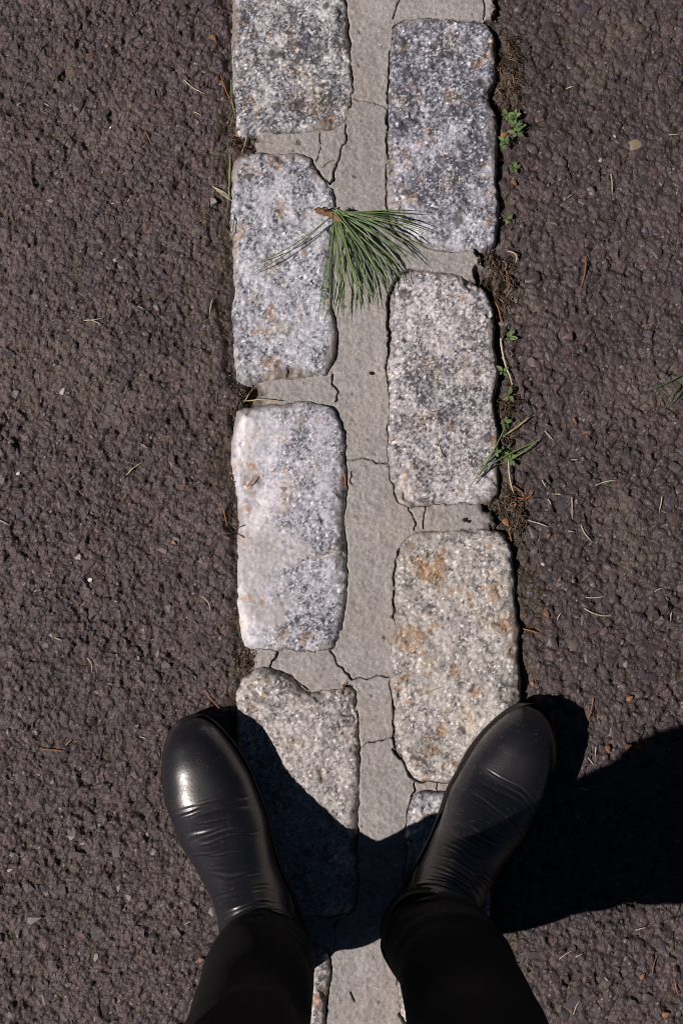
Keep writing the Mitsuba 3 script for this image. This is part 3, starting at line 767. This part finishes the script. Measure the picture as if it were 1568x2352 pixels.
def make_person():
    me = 'person'
    bones = []
    for s in (-1, 1):
        cx = .02 + s * .088
        hip, knee, ank = (.02 + s * .075, -.272, .86), (.018 + s * .083, -.250, .46), (.010 + s * .075, -.200, .13)
        bones += [(hip, knee, .055, .034), (knee, ank, .034, .026), (hip, (.02 + s * .05, -.268, .93), .055, .070)]
        sh, el, wr = (.02 + s * .165, -.27, 1.36), (.02 + s * .215, -.225, 1.12), (s * .085 + .005, -.085, 1.335)
        bones += [((.02, -.27, 1.40), sh, .055, .048), (sh, el, .044, .035), (el, wr, .034, .025)]
        pc = np.array([s * .066, -.062, 1.365])
        bones += [(wr, pc, .022, .024), (pc + [0, 0, .012], pc + [-s * .012, .012, -.012], .018, .016)]
        for k, (dy, ln) in enumerate(((.020, .066), (.008, .074), (-.005, .069), (-.018, .055))):     # fingers closing forward and in
            a0 = pc + np.array([-s * .008, .014, .018 - k * .017])
            a1 = a0 + np.array([s * .004, ln * .42, .002])
            a2 = a1 + np.array([-s * ln * .30, ln * .12, 0])
            a3 = a2 + np.array([-s * ln * .22, -ln * .10, 0])
            bones += [(a0, a1, .0095, .0088), (a1, a2, .0088, .0080), (a2, a3, .0080, .0068)]
        t0 = pc + np.array([-s * .012, -.012, .010])
        t1 = t0 + np.array([-s * .026, .004, .020])
        t2 = t1 + np.array([-s * .022, .012, .008])
        bones += [(t0, t1, .012, .0105), (t1, t2, .0102, .0085)]
    bones += [((.02, -.27, .95), (.02, -.27, 1.15), .095, .085), ((.02, -.27, 1.15), (.02, -.27, 1.33), .09, .095), ((.02, -.265, 1.40), (.02, -.235, 1.50), .052, .048),
              ((.02, -.235, 1.60), (.02, -.185, 1.565), .083, .070), ((.02, -.20, 1.55), (.02, -.160, 1.51), .060, .040), ((.02, -.128, 1.575), (.02, -.112, 1.545), .010, .014),
              ((.005, -.122, 1.515), (.035, -.122, 1.515), .009, .009), ((-.064, -.215, 1.58), (-.068, -.222, 1.555), .012, .010), ((.104, -.215, 1.58), (.108, -.222, 1.555), .012, .010)]
    scene[me] = mikit.ply(flesh(bones), 'skin_mat', smooth=True)
    tag(me, 'person in black ankle boots, black trousers and dark coat standing astride the mortar joint', 'person')
    for s in (-1, 1):
        scene[numbered(me + '__eye')] = mikit.ply(trimesh.creation.icosphere(2, .0115).apply_translation((.02 + s * .031, -.128, 1.578)), flat((.7, .68, .66), .2), smooth=True)
    hair = flesh([((.02, -.265, 1.625), (.02, -.225, 1.645), .092, .078), ((.02, -.29, 1.60), (.02, -.31, 1.45), .085, .07), ((-.055, -.27, 1.60), (-.06, -.28, 1.46), .04, .03), ((.095, -.27, 1.60), (.10, -.28, 1.46), .04, .03)], .01, 8)
    scene[me + '__hair'] = mikit.ply(hair, 'hair_mat', smooth=True)
    boot(me, -1, (-.1365, .0005), math.radians(20), 31, 'black leather boot on the left with a bright glint on its toe cap')
    boot(me, 1, (.1755, .0105), math.radians(27), 57, 'black leather boot on the right, its toe over the rust-spotted cobblestone')
    leg_l = [(.092, -.0650, -.2040, .0415, .0415), (.125, -.0655, -.2035, .0420, .0420), (.20, -.0668, -.2060, .0440, .0470), (.30, -.0680, -.2310, .0455, .0480), (.38, -.067, -.239, .047, .049), (.49, -.066, -.250, .052, .051), (.65, -.064, -.268, .066, .066), (.86, -.058, -.268, .085, .10)]
    leg_r = [(.092, .0795, -.1870, .0465, .0410), (.125, .0830, -.1890, .0475, .0420), (.20, .0925, -.1990, .0480, .0455), (.30, .0980, -.2290, .0490, .0480), (.38, .099, -.238, .049, .049), (.49, .100, -.250, .053, .051), (.65, .100, -.268, .066, .066), (.86, .098, -.268, .085, .10)]
    for rows, an_, sd_ in ((leg_l, math.radians(18), 71), (leg_r, math.radians(-22), 81)):
        keep_ = []
        kl = numbered(me + '__trouser_leg')
        scene[kl] = mikit.ply(garment(rows, seed=sd_, ang=an_, slant=.62, wrinkle=.0022, fold=.0011, ring=keep_), 'denim_mat', smooth=True)
        g_ = keep_[0]
        row = g_[8]
        cen_ = row.mean(0)
        row = cen_ + (row - cen_) * np.array([1.012, 1.012, 1])
        st_ = []
        for k_ in range(0, 96, 1):
            st_.append(tube(np.linspace(row[k_], row[k_] + .62 * (row[(k_ + 1) % 96] - row[k_]), 3), np.full(3, .00045), 4))
        scene[kl + '__hem_stitching'] = mikit.ply(trimesh.util.concatenate(st_), 'thread_mat', smooth=True)
    coat = [(COAT_Z, .006, -.270, .190, .074), (.62, .008, -.274, .182, .084), (.80, .01, -.278, .172, .112), (.95, .02, -.275, .165, .112), (1.12, .02, -.272, .150, .108), (1.28, .02, -.27, .178, .108), (1.36, .02, -.27, .175, .085), (1.42, .02, -.265, .085, .07), (1.46, .02, -.262, .066, .062)]
    scene[me + '__coat'] = mikit.ply(garment(coat, seed=91, power=2.6, wrinkle=.003), 'wool_mat', smooth=True)
    for s in (-1, 1):
        sh, el, wr = np.array((.02 + s * .150, -.27, 1.355)), np.array((.02 + s * .215, -.225, 1.12)), np.array((s * .10 + .005, -.10, 1.31))
        scene[numbered(me + '__coat__sleeve')] = mikit.ply(flesh([(sh, el, .066, .056), (el, wr, .056, .043)], .01, 12), 'wool_mat', smooth=True)
    pts = np.array([(.02 + .012 * math.sin(k), 0, 0) for k in range(2)])
    for k in range(4):
        b = trimesh.creation.cylinder(.011, .005, sections=20)
        b.apply_transform(trimesh.transformations.rotation_matrix(math.pi / 2, [1, 0, 0]))
        b.apply_translation((.02, -.158 - .0 * k + (.002 if k else 0), .82 + .13 * k))
        scene[numbered(me + '__coat__button')] = mikit.ply(b, 'sole_mat', smooth=35)


COAT_Z = .50
make_person()

# ------------------------------------------------------------------ small things lying on the pavement
def thin(c, tr=.35, rough=.5):
    return {'type': 'principledthin', 'base_color': {'type': 'rgb', 'value': list(c)}, 'roughness': rough, 'diff_trans': tr * 2, 'spec_trans': 0.0}


NEEDLE = [(.11, .19, .075), (.16, .24, .095), (.080, .145, .056), (.21, .275, .12)]
for i, c in enumerate(NEEDLE):
    scene[f'needle_{"abcd"[i]}_mat'] = flat(c, .42, .5)
scene['straw_mat'] = flat((.42, .35, .20), .6, .3)
scene['pale_mat'] = flat((.50, .48, .34), .55, .3)
scene['orange_mat'] = flat((.34, .125, .045), .5, .4)
scene['bract_mat'] = flat((.27, .135, .07), .6, .3)
scene['twig_mat'] = flat((.16, .095, .05), .8, .2)
scene['bud_mat'] = flat((.24, .135, .075), .7, .2)
scene['leaf_a_mat'] = thin((.18, .30, .11))
scene['leaf_b_mat'] = thin((.27, .40, .17))
scene['leaf_c_mat'] = thin((.15, .23, .10))
scene['grass_mat'] = thin((.07, .14, .035))
scene['root_a_mat'] = flat((.075, .048, .028), .9, .1)
scene['root_b_mat'] = flat((.17, .115, .06), .9, .1)
scene['tar_mat'] = flat((.012, .012, .013), .4, .5)
scene['quartz_mat'] = flat((.72, .70, .68), .35, .5)
scene['tan_mat'] = {'type': 'principled', 'roughness': .85, 'specular': .2, 'base_color': mikit.proc(lambda p, n, uv: mikit.mix((.17, .14, .10), (.30, .25, .185), mikit.fbm(p.x * 500, p.y * 500, p.z * 500)))}


def strand(u0, v0, u1, v1, bow=0.0, r=.0006, mat='straw_mat', lift=.0007, n=9, arch=0.0, end_lift=0.0, sides=5):
    a, b = gp(u0, v0)[:2], gp(u1, v1)[:2]
    t = np.linspace(0, 1, n)
    side = np.array([-(b - a)[1], (b - a)[0]])
    p = a + (b - a) * t[:, None] + side * (4 * t * (1 - t) * bow)[:, None]
    z = ground_z(p[:, 0], p[:, 1])
    z = np.maximum(z, np.interp(t, t, gaussian_filter(z, 1.5, mode='nearest')) + .0002)
    z = z + lift + r + arch * 4 * t * (1 - t) + end_lift * t
    return mikit.ply(tube(np.c_[p, z], r * np.interp(t, [0, .12, .8, 1], [.75, 1, .9, .3]), sides), mat, smooth=True)


# the pine sprig across the joint
sp = 'pine_sprig'
tag(sp, 'green pine sprig with long needles fanned over the mortar between two cobblestones', 'pine sprig', kind=None)
rs = np.random.default_rng(77)
b0, tw = gp(768, 497, .016), gp(727, 481, .011)
tt = np.linspace(0, 1, 9)[:, None]
scene[sp + '__twig'] = mikit.ply(tube(tw + (b0 - tw) * tt + np.c_[rs.normal(0, .0006, (9, 2)), np.zeros(9)], np.linspace(.0034, .0026, 9) + rs.normal(0, .0004, 9), 8), 'twig_mat', smooth=True)
for k in range(14):
    q = tw + (b0 - tw) * rs.random() + np.array([rs.normal(0, .002), rs.normal(0, .002), .002 + rs.random() * .002])
    s_ = trimesh.creation.icosphere(1, .0012)
    s_.apply_scale([1.6, .8, .7])
    s_.apply_transform(trimesh.transformations.rotation_matrix(rs.uniform(0, 6), [0, 0, 1]))
    s_.apply_translation(q)
    scene[numbered(sp + '__scale')] = mikit.ply(s_, 'bud_mat', smooth=True)
bud = trimesh.creation.icosphere(3, .0027)
bud.apply_scale([2.0, 1, .9])
bud.apply_transform(trimesh.transformations.rotation_matrix(math.radians(-42), [0, 0, 1]))
bud.apply_translation(gp(777, 503, .0195))
scene[sp + '__bud'] = mikit.ply(bud, 'bud_mat', smooth=True)
fasc = [(2, 196), (10, 222), (20, 222), (28, 230), (36, 206), (43, 226), (49, 218), (55, 236), (60, 226), (65, 240), (69, 224), (73, 238), (77, 246), (81, 236), (85, 252), (90, 242), (95, 250)]
for deg, ln in fasc:
    z0 = rs.uniform(.013, .020)
    for k in range(4):
        a = math.radians(deg + rs.normal(0, 2.3))
        L = ln * rs.uniform(.86, 1.02)
        bend = math.radians(rs.normal(0, 3.5) + (3 if deg < 45 else -2))
        t = np.linspace(0, 1, 11)
        ang = a + bend * t
        du = np.concatenate([[0], np.cumsum(np.cos(ang[1:]) * L / 10)])
        dv = np.concatenate([[0], np.cumsum(np.sin(ang[1:]) * L / 10)])
        p = gp(770 + rs.normal(0, 3) + du, 499 + rs.normal(0, 3) + dv)[:, :2]
        tip = rs.uniform(.001, .007)
        z = z0 + (rs.uniform(.002, .012)) * np.sin(t * math.pi * .8) - (z0 - TOP - tip) * t ** 1.5
        z = np.maximum(z, ground_z(p[:, 0], p[:, 1]) + .0006)
        scene[numbered(sp + '__needle')] = mikit.ply(tube(np.c_[p, z], .00052 * np.interp(t, [0, .1, .85, 1], [.8, 1, .9, .25]), 5), f'needle_{"abcd"[rs.integers(4)]}_mat', smooth=True)
for (u1, v1) in ((585, 612), (572, 640)):
    t = np.linspace(0, 1, 13)
    p = gp(764 + (u1 - 764) * t, 507 + (v1 - 507) * t + 16 * np.sin(t * math.pi))[:, :2]
    scene[numbered(sp + '__needle')] = mikit.ply(tube(np.c_[p, .017 - .008 * t ** 2 + .002 * np.sin(t * math.pi)], .0005 * np.interp(t, [0, .1, .85, 1], [.8, 1, .9, .25]), 5), 'needle_a_mat', smooth=True)


def leaf(length, width, fold=.25, n=7):
    t = np.linspace(0, 1, n)
    w = width * np.sin(np.pi * np.clip(t, .02, .985) ** .85) ** .75
    z = -.18 * length * t ** 2
    v = np.concatenate([np.stack([t * length, s * w / 2, z + np.abs(s) * w / 2 * fold], 1) for s in (-1, -.5, 0, .5, 1)])
    f = []
    for r_ in range(4):
        for k in range(n - 1):
            a, b = r_ * n + k, (r_ + 1) * n + k
            f += [[a, a + 1, b + 1], [a, b + 1, b]]
    return trimesh.Trimesh(v, f, process=False)


LEAVES = [mikit.ply(leaf(.0066, .0038, f_), None, smooth=True) for f_ in (.15, .3, .45)]
rw = np.random.default_rng(31)


def weed(u, v, n, spread, label, size=1.0):
    key = numbered('weed')
    tag(key, label, 'weed', 'small weeds in the right seam')
    x, y, _ = gp(u, v)
    g = ground_z(x, y)[0]
    heads = max(1, n // 5)
    hs = [(x, y)] if heads == 1 else [(x + rw.normal(0, spread), y + rw.normal(0, spread * 1.2)) for _ in range(heads)]
    base = np.array([x, y, g - .003])
    for h, (hx, hy) in enumerate(hs):
        hz = g + rw.uniform(.004, .011)
        t = np.linspace(0, 1, 6)[:, None]
        scene[numbered(key + '__stem')] = mikit.ply(tube(base + (np.array([hx, hy, hz]) - base) * t, np.full(6, .0005), 5), 'grass_mat' if rw.random() < .5 else 'root_b_mat', smooth=True)
        a0 = rw.uniform(0, 360)
        for k in range(n // heads):
            a = a0 + 360 * k / (n // heads) + rw.normal(0, 14)
            s_ = size * rw.uniform(.5, 1.2)
            m = T().translate([hx, hy, hz - rw.uniform(0, .002)]).rotate([0, 0, 1], a).rotate([0, 1, 0], -rw.uniform(5, 38)).translate([.0012, 0, 0]).scale(s_)
            scene[numbered(key + '__leaf')] = {**LEAVES[rw.integers(3)], 'to_world': m, 'bsdf': {'type': 'ref', 'id': f'leaf_{"abc"[rw.integers(3)]}_mat'}}
    return key


for args in ((1168, 276, 26, .0075, 'bushiest green weed beside the dark blue-grey cobblestone, uppermost in the seam'), (1182, 310, 5, .004, 'small four-leaved weed just below the bushiest weed'),
             (1156, 334, 6, .004, 'green weed against the cobblestone edge above an orange bract'), (1178, 388, 5, .004, 'green rosette weed standing clear of the cobblestone, fourth from the top'),
             (1162, 503, 5, .004, 'lone small weed beside the rusty lower corner of the dark blue-grey cobblestone'), (1167, 779, 5, .004, 'flat dull green weed at the top of the long pale straw'),
             (1154, 854, 4, .003, 'dark green weed in the gap, left of the long pale straw'), (1157, 972, 4, .003, 'light green weed at the upper end of the green grass blades'),
             (1132, 1043, 5, .004, 'weed lying over the cobblestone edge under the grass blades'), (1157, 1036, 6, .004, 'weed between the crossing grass blades, in the seam'),
             (1172, 1056, 6, .004, 'weed right of the crossing grass blades'), (1167, 910, 3, .003, 'tiny weed among the dry roots above the grass blades')):
    weed(*args, size=1.0)


def item(name, label, cat, group, **k):
    key = numbered(name)
    scene[key] = strand(**k)
    tag(key, label, cat, group)
    return key


GR = 'green grass blades across the cobblestone corner'
for i, (u0, v0, u1, v1, bow, lab) in enumerate(((1162, 975, 1077, 1121, .03, 'longest green grass blade, reaching down over the grey cobblestone corner'), (1157, 988, 1097, 1078, .05, 'short green grass blade left of the longest one'),
                                              (1225, 1019, 1083, 1107, -.05, 'green grass blade crossing the seam from right to left'), (1238, 1008, 1137, 1072, .06, 'green grass blade reaching farthest right over the asphalt'))):
    item('grass_blade', lab, 'grass blade', GR, u0=u0, v0=v0, u1=u1, v1=v1, bow=bow, r=.0008, mat='needle_d_mat' if i % 2 else 'needle_b_mat', lift=.003, arch=.004)
for u0, v0, u1, v1, bow, lab in ((1568 + 20, 845, 1484, 900, .05, 'uppermost, reaching farthest left'), (1585, 858, 1521, 946, -.06, 'lowest and steepest'), (1580, 866, 1530, 938, .04, 'middle one')):
    item('green_needle', 'green pine needle at the right edge of the picture, ' + lab, 'pine needle', 'green needles at the right edge', u0=u0, v0=v0, u1=u1, v1=v1, bow=bow, r=.0006, mat='needle_c_mat', lift=.002, arch=.003)

SET = {  # group: (name, label, category, material, radius, strands)
    'straw needles right': ('straw_needle', 'pale dry needle on the right asphalt', 'pine needle', 'pale_mat', .00052, [
        (1311,1142,1313,1193,.01),(1517,1142,1511,1179,.02),(1332,1206,1362,1247,-.08),(1303,1220,1316,1221,0),(1343,1372,1385,1370,-.05),(1340,1397,1402,1414,-.10),(1367,1715,1365,1740,0),(1348,1740,1361,1756,.02),
        (1541,1407,1539,1428,0),(1212,1195,1258,1212,.04),(1266,1135,1287,1136,.05),(1365,1116,1411,1104,.06),(1249,990,1268,1011,.03),(1310,1056,1326,1056,0),(1402,399,1404,447,.02),(1533,313,1556,311,0),
        (1300,201,1316,198,.05),(1302,454,1312,447,0),(1282,2202,1312,2183,.06),(1319,2197,1336,2188,0),(1315,2330,1329,2297,.05),(1457,2137,1482,2130,.04),(1386,2244,1394,2252,0),(1256,1147,1264,1160,.03),(1243,1103,1252,1120,.02),(1279,1423,1287,1408,.03),(1500,1360,1520,1352,.1),(1330,1810,1352,1814,0)]),
    'rusty needles right': ('rusty_needle', 'rusty needle on the right asphalt', 'pine needle', 'orange_mat', .0006, [
        (1344,589,1332,661,.06),(1331,999,1356,992,.04),(1201,1444,1236,1455,.03),(1361,1603,1348,1654,.03),(1496,2237,1508,2196,.08),(1549,2256,1557,2287,-.05),(1315,960,1322,975,.0)]),
    'rusty needles seam': ('seam_needle', 'rusty needle in the right seam', 'pine needle', 'orange_mat', .0008, [
        (1169,1218,1181,1262,-.04),(1167,1111,1201,1133,.04),(1186,1143,1224,1126,-.25),(1162,621,1161,642,.12),(1137,693,1150,730,.05),(1150,728,1153,740,.0),(1146,150,1150,172,.05)]),
    'straw needles left': ('straw_needle', 'pale dry needle on the left asphalt', 'pine needle', 'pale_mat', .0005, [
        (423,184,470,216,-.04),(488,690,481,722,0),(446,258,462,265,0),(488,428,536,461,.03),(489,430,530,452,.06),(492,431,537,462,-.02),(102,236,113,243,0),(194,738,239,732,-.06),(212,738,234,749,.04),(318,706,330,711,0),
        (232,582,239,590,0),(0,1195,24,1208,.02),(291,1091,326,1062,.03),(203,1512,213,1545,.12),(153,1712,164,1699,.0),(322,1692,336,1696,.0),(425,2123,439,2116,.05),(466,1371,484,1407,.14),(250,1570,262,1572,.0),(128,1466,146,1472,.03),(256,468,264,468,0),(40,243,48,236,0)]),
    'rusty needles left': ('rusty_needle', 'rusty needle on the left asphalt', 'pine needle', 'orange_mat', .00055, [
        (506,169,536,241,-.03),(333,302,347,329,.03),(422,1098,425,1120,.03),(515,1171,522,1208,-.03),(93,1720,145,1725,.02),(471,1585,515,1635,-.05),(330,1020,340,1030,.0),(200,127,218,129,.05)]),
    'green needles left seam': ('seam_grass', 'green grass blade by the left cobblestones', 'grass blade', 'needle_d_mat', .0006, [
        (530,176,540,268,-.03),(527,353,522,482,.02),(529,360,528,450,-.03),(540,500,531,553,.02)]),
    'needles on stones': ('stone_needle', 'rusty needle on a cobblestone', 'pine needle', 'orange_mat', .0006, [(568,1121,583,1099,-.1),(785,1587,792,1566,-.12)]),
    'green needles on stones': ('stone_sliver', 'greenish needle on a cobblestone', 'pine needle', 'needle_d_mat', .0004, [(1001,996,1023,1070,-.04),(960,1600,1010,1580,.02),(805,480,816,500,.0)]),
}
ORD = ['topmost', 'second from the top', 'third from the top'] + [f'{w} from the top' for w in 'fourth fifth sixth seventh eighth ninth tenth eleventh twelfth thirteenth fourteenth fifteenth sixteenth seventeenth eighteenth nineteenth twentieth'.split()] + [f'{k} from the top' for k in 'twenty-first twenty-second twenty-third twenty-fourth twenty-fifth twenty-sixth twenty-seventh twenty-eighth twenty-ninth thirtieth'.split()]


def describe(lab, u0, v0, u1, v1, bow, k, n):
    L = math.hypot(u1 - u0, v1 - v0)
    size = 'long' if L > 48 else 'short' if L > 20 else 'tiny'
    way = 'upright' if abs(v1 - v0) > 2.5 * abs(u1 - u0) else 'crosswise' if abs(u1 - u0) > 2.5 * abs(v1 - v0) else 'slanting'
    return f"{size} {'curved ' if abs(bow) > .07 else ''}{way} {lab}, {'lowest' if k == n - 1 else ORD[k]}"


for g, (name, lab, cat, mat, r_, ss) in SET.items():
    ss = sorted(ss, key=lambda e: e[1] + e[3])
    for k_, (u0, v0, u1, v1, bow) in enumerate(ss):
        item(name, describe(lab, u0, v0, u1, v1, bow, k_, len(ss)), cat, g, u0=u0, v0=v0, u1=u1, v1=v1, bow=bow, r=r_, mat=mat)
item('joint_needle', 'rust-orange needle in the gap right of the white-veined cobblestone', 'pine needle', None, u0=790, v0=1090, u1=793, v1=1124, bow=.03, r=.0008, mat='orange_mat', lift=.002)
item('long_straw', 'long pale straw lying along the seam right of the grey cobblestone', 'straw', None, u0=1149, v0=776, u1=1176, v1=885, bow=-.03, r=.0010, mat='pale_mat', lift=.003)
item('curled_straw', 'curled tan straw beside the right joint between the two upper right cobblestones', 'straw', None, u0=1164, v0=579, u1=1182, v1=608, bow=.34, r=.0009, mat='straw_mat', lift=.003)
item('forked_straw', 'brown straw slanting up from the seam above the grass blades', 'straw', None, u0=1212, v0=961, u1=1157, v1=1002, bow=.02, r=.0009, mat='straw_mat', lift=.004)
item('yellow_blade', 'yellow-green grass blade hanging down the seam below the weeds', 'grass blade', None, u0=1166, v0=1058, u1=1179, v1=1135, bow=-.05, r=.0008, mat='pale_mat', lift=.003)
for i, (u0, v0, u1, v1, lab) in enumerate(((566, 315, 554, 357, 'straw in the joint under the topmost left cobblestone'), (581, 888, 555, 932, 'upright straw at the left end of the joint above the white-veined cobblestone'),
                                         (557, 921, 652, 926, 'straw lying along the top edge of the white-veined cobblestone'), (1090, 600, 1118, 590, 'straw at the right end of the joint between the upper right cobblestones'))):
    item('joint_straw', lab, 'straw', None, u0=u0, v0=v0, u1=u1, v1=v1, bow=.03, r=.0007, mat='straw_mat', lift=.002)

# brown bracts and bark scraps
SCALE = trimesh.creation.icosphere(2, 1.0)
SCALE.vertices[:, 2] = SCALE.vertices[:, 2] * .16 + .25 * (1 - SCALE.vertices[:, 0] ** 2) * .5
SCALE.vertices[:, 1] *= (.60 - .30 * SCALE.vertices[:, 0])
SCALE_PLY = mikit.ply(SCALE, 'bract_mat', smooth=True)
BRACTS = ((490, 86, .0062, -50, 'left'), (534, 66, .0055, -70, 'left'), (400, 1247, .004, -30, 'left'), (463, 2204, .0045, 10, 'left'), (545, 306, .004, 40, 'left'),
                      (1148, 161, .0042, -50, 'seam'), (1157, 310, .0060, 20, 'seam'), (1151, 361, .0050, 0, 'seam'), (1180, 420, .0058, -50, 'seam'), (1162, 1200, .0068, -55, 'seam'), (1165, 915, .0045, -60, 'seam'), (1158, 818, .004, 30, 'seam'),
                      (1255, 1411, .0058, -70, 'right'), (1445, 1604, .0055, 30, 'right'), (1394, 1721, .0058, -80, 'right'), (1441, 1716, .0058, 40, 'right'), (1223, 1571, .0042, -70, 'right'), (1284, 1331, .0035, 60, 'right'), (1313, 1492, .003, 20, 'right'),
                      (1473, 2241, .0048, 50, 'right'), (1527, 2329, .0058, 20, 'right'), (1466, 1716, .0045, 10, 'right'), (1260, 1229, .0032, 30, 'right'))
seen_ = {}
for u, v, l_, a, g in sorted(BRACTS, key=lambda e: e[1]):
    k_ = seen_[g] = seen_.get(g, -1) + 1
    key = numbered('bract')
    x, y, _ = gp(u, v)
    scene[key] = {**SCALE_PLY, 'to_world': T().translate([x, y, ground_z(x, y)[0] + l_ * .25]).rotate([0, 0, 1], a).rotate([1, 0, 0], rs.normal(0, 14)).scale(l_ * .66)}
    where = {'left': 'lying on the left-hand asphalt', 'seam': 'caught in the seam right of the cobblestones', 'right': 'lying on the right-hand asphalt'}[g]
    tag(key, f"orange-brown bud scale {where}, {'lowest' if k_ == sum(e[4] == g for e in BRACTS) - 1 else ORD[k_]}", 'bud scale', f'bud scales {where}')

# pebbles and lumps
for u, v, s_, mat, lab, cat in ((852, 860, .0021, 'tar_mat', 'black tar crumb on the mortar beside the grey right-hand cobblestone', 'tar crumb'), (1066, 1196, .0026, 'tar_mat', 'larger black tar crumb in the joint above the rust-spotted cobblestone', 'tar crumb'), (1074, 1199, .0018, 'tar_mat', 'smaller black tar crumb in the joint above the rust-spotted cobblestone', 'tar crumb'),
                               (44, 1089, .0020, 'quartz_mat', 'white quartz chip near the left edge of the picture', 'stone chip'), (253, 292, .0016, 'quartz_mat', 'white quartz chip on the upper left asphalt', 'stone chip'), (208, 1332, .0024, 'quartz_mat', 'white quartz chip on the asphalt left of the beige boot-side stone', 'stone chip'),
                               (1458, 333, .0086, 'tan_mat', 'flat round tan pebble set in the right-hand asphalt', 'pebble')):
    key = numbered('tar_crumb' if mat == 'tar_mat' else 'pebble' if mat == 'tan_mat' else 'quartz_chip')
    x, y, _ = gp(u, v)
    vv, ff = rock(int(u), .1, 26)
    rm_ = trimesh.Trimesh(vv, ff, process=False)
    if mat == 'tan_mat':
        rm_ = rm_.subdivide_loop(2)
    scene[key] = mikit.ply(rm_, mat, smooth=(mat == 'tan_mat'), to_world=T().translate([x, y, ground_z(x, y)[0] + (s_ * .3 if mat != 'tan_mat' else -.0008)]).rotate([0, 0, 1], float(u)).scale([s_ * 1.15, s_ * .85, s_ * (.8 if mat != 'tan_mat' else .38)]))
    tag(key, lab, cat)

# dry roots and fibres in the right seam
rd = np.random.default_rng(19)
for lab, spots in (('mat of dry brown roots in the seam beside the dark blue-grey cobblestone', [(1165, 120, 14, 34, 70), (1172, 205, 18, 38, 60), (1152, 250, 8, 30, 14)]),
                   ('mat of dry brown roots at the right end of the joint between the upper right cobblestones', [(1130, 600, 20, 18, 46), (1160, 640, 22, 34, 60), (1148, 690, 10, 24, 18)]),
                   ('mat of dry brown roots beside the long pale straw', [(1160, 790, 8, 30, 14), (1168, 925, 20, 14, 46), (1164, 880, 8, 20, 10)]),
                   ('mat of dry brown roots below the grass blades', [(1160, 1005, 8, 18, 14), (1172, 1148, 26, 18, 66), (1186, 1195, 12, 34, 44)]),
                   ('scattered dry fibres in the left seam', [(543, 330, 12, 14, 14), (545, 905, 14, 14, 16), (540, 240, 4, 60, 10), (538, 1180, 4, 60, 10), (560, 1510, 8, 10, 8)])):
    ms = []
    for u, v, su, sv, n in spots:
        for _ in range(n):
            uu, vv = u + rd.normal(0, su * .6), v + rd.normal(0, sv * .6)
            a, L = rd.normal(1.2, .8), rd.uniform(12, 42)
            k = np.linspace(-.5, .5, 8)
            cur = rd.normal(0, .9)
            aa = a + cur * k * 2
            pu, pv = uu + np.cumsum(np.cos(aa)) * L / 8, vv + np.cumsum(np.sin(aa)) * L / 8
            p = gp(pu, pv)[:, :2]
            z = gaussian_filter(ground_z(p[:, 0], p[:, 1]), 1.2) + rd.uniform(.0008, .006) * np.sin(np.linspace(.3, 2.9, 8))
            ms.append(tube(np.c_[p, z], np.full(8, rd.uniform(.00028, .0006)), 4))
    key = numbered('dry_roots')
    vs = np.vstack([m_.vertices for m_ in ms])
    scene[key] = mikit.ply(trimesh.util.concatenate(ms), vcol(.9, .1), smooth=True,
                           color=np.vstack([np.tile(np.array([(.055, .040, .027), (.085, .062, .042), (.15, .115, .075), (.24, .19, .13)])[rd.choice(4, p=[.4, .33, .19, .08])], (len(m_.vertices), 1)) for m_ in ms]))
    tag(key, lab, 'dry roots', kind='stuff')

# crumbs and grit gathered in the seams
rc = np.random.default_rng(44)
CR = [rock(7000 + k, .5, 10) for k in range(12)]
for lab, u0, su, n in (('brown grit and crumbs gathered in the left seam along the cobblestones', 536, 9, 620), ('brown grit and crumbs gathered in the right seam along the cobblestones', 1166, 17, 800)):
    v_ = rc.uniform(-20, 2340, n)
    joints = [(318, 560), (905, 565), (1512, 566), (2140, 565)] if u0 < 800 else [(590, 1118), (1190, 1130), (1805, 1150), (20, 1134)]
    u_ = np.interp(v_, [0, 1150, 1230, 2340], [u0, u0 + (0 if u0 > 800 else -1), u0 + (30 if u0 > 800 else 8), u0 + (22 if u0 > 800 else 8)]) + rc.normal(0, su, n)
    pick = rc.random(n) < .38
    jj = rc.integers(0, 4, n)
    u_ = np.where(pick, np.array([joints[k][1] for k in jj]) + rc.normal(0, 12, n), u_)
    v_ = np.where(pick, np.array([joints[k][0] for k in jj]) + rc.normal(0, 14, n), v_)
    P_ = gp(u_, v_)
    ok = seam_dist(P_[:, 0], P_[:, 1]) > -.004
    ok &= all_sd(P_[:, 0], P_[:, 1]) < -.0005
    P_ = P_[ok]
    zz = ground_z(P_[:, 0], P_[:, 1])
    vs, fs, cs, at = [], [], [], 0
    for (x, y, _), z in zip(P_, zz):
        vv, ff = CR[rc.integers(12)]
        s_ = rc.uniform(.0004, .0013) * (1.6 if rc.random() < .08 else 1)
        a_ = rc.uniform(0, 6.3)
        w_ = vv * s_
        w_ = np.c_[w_[:, 0] * math.cos(a_) - w_[:, 1] * math.sin(a_), w_[:, 0] * math.sin(a_) + w_[:, 1] * math.cos(a_), w_[:, 2]] + [x, y, z + s_ * .3]
        w_, k_ = w_[ff].reshape(-1, 3), 3 * len(ff)
        vs.append(w_); fs.append(np.arange(k_).reshape(-1, 3) + at); at += k_
        cs.append(np.tile(np.array([(.07, .055, .042), (.10, .085, .07), (.16, .13, .10), (.30, .27, .23)])[rc.choice(4, p=[.4, .33, .2, .07])], (k_, 1)))
    key = numbered('seam_grit')
    scene[key] = mikit.ply(trimesh.Trimesh(np.vstack(vs), np.vstack(fs), process=False), vcol(.9, .15), smooth=False, color=np.vstack(cs))
    tag(key, lab, 'grit', kind='stuff')
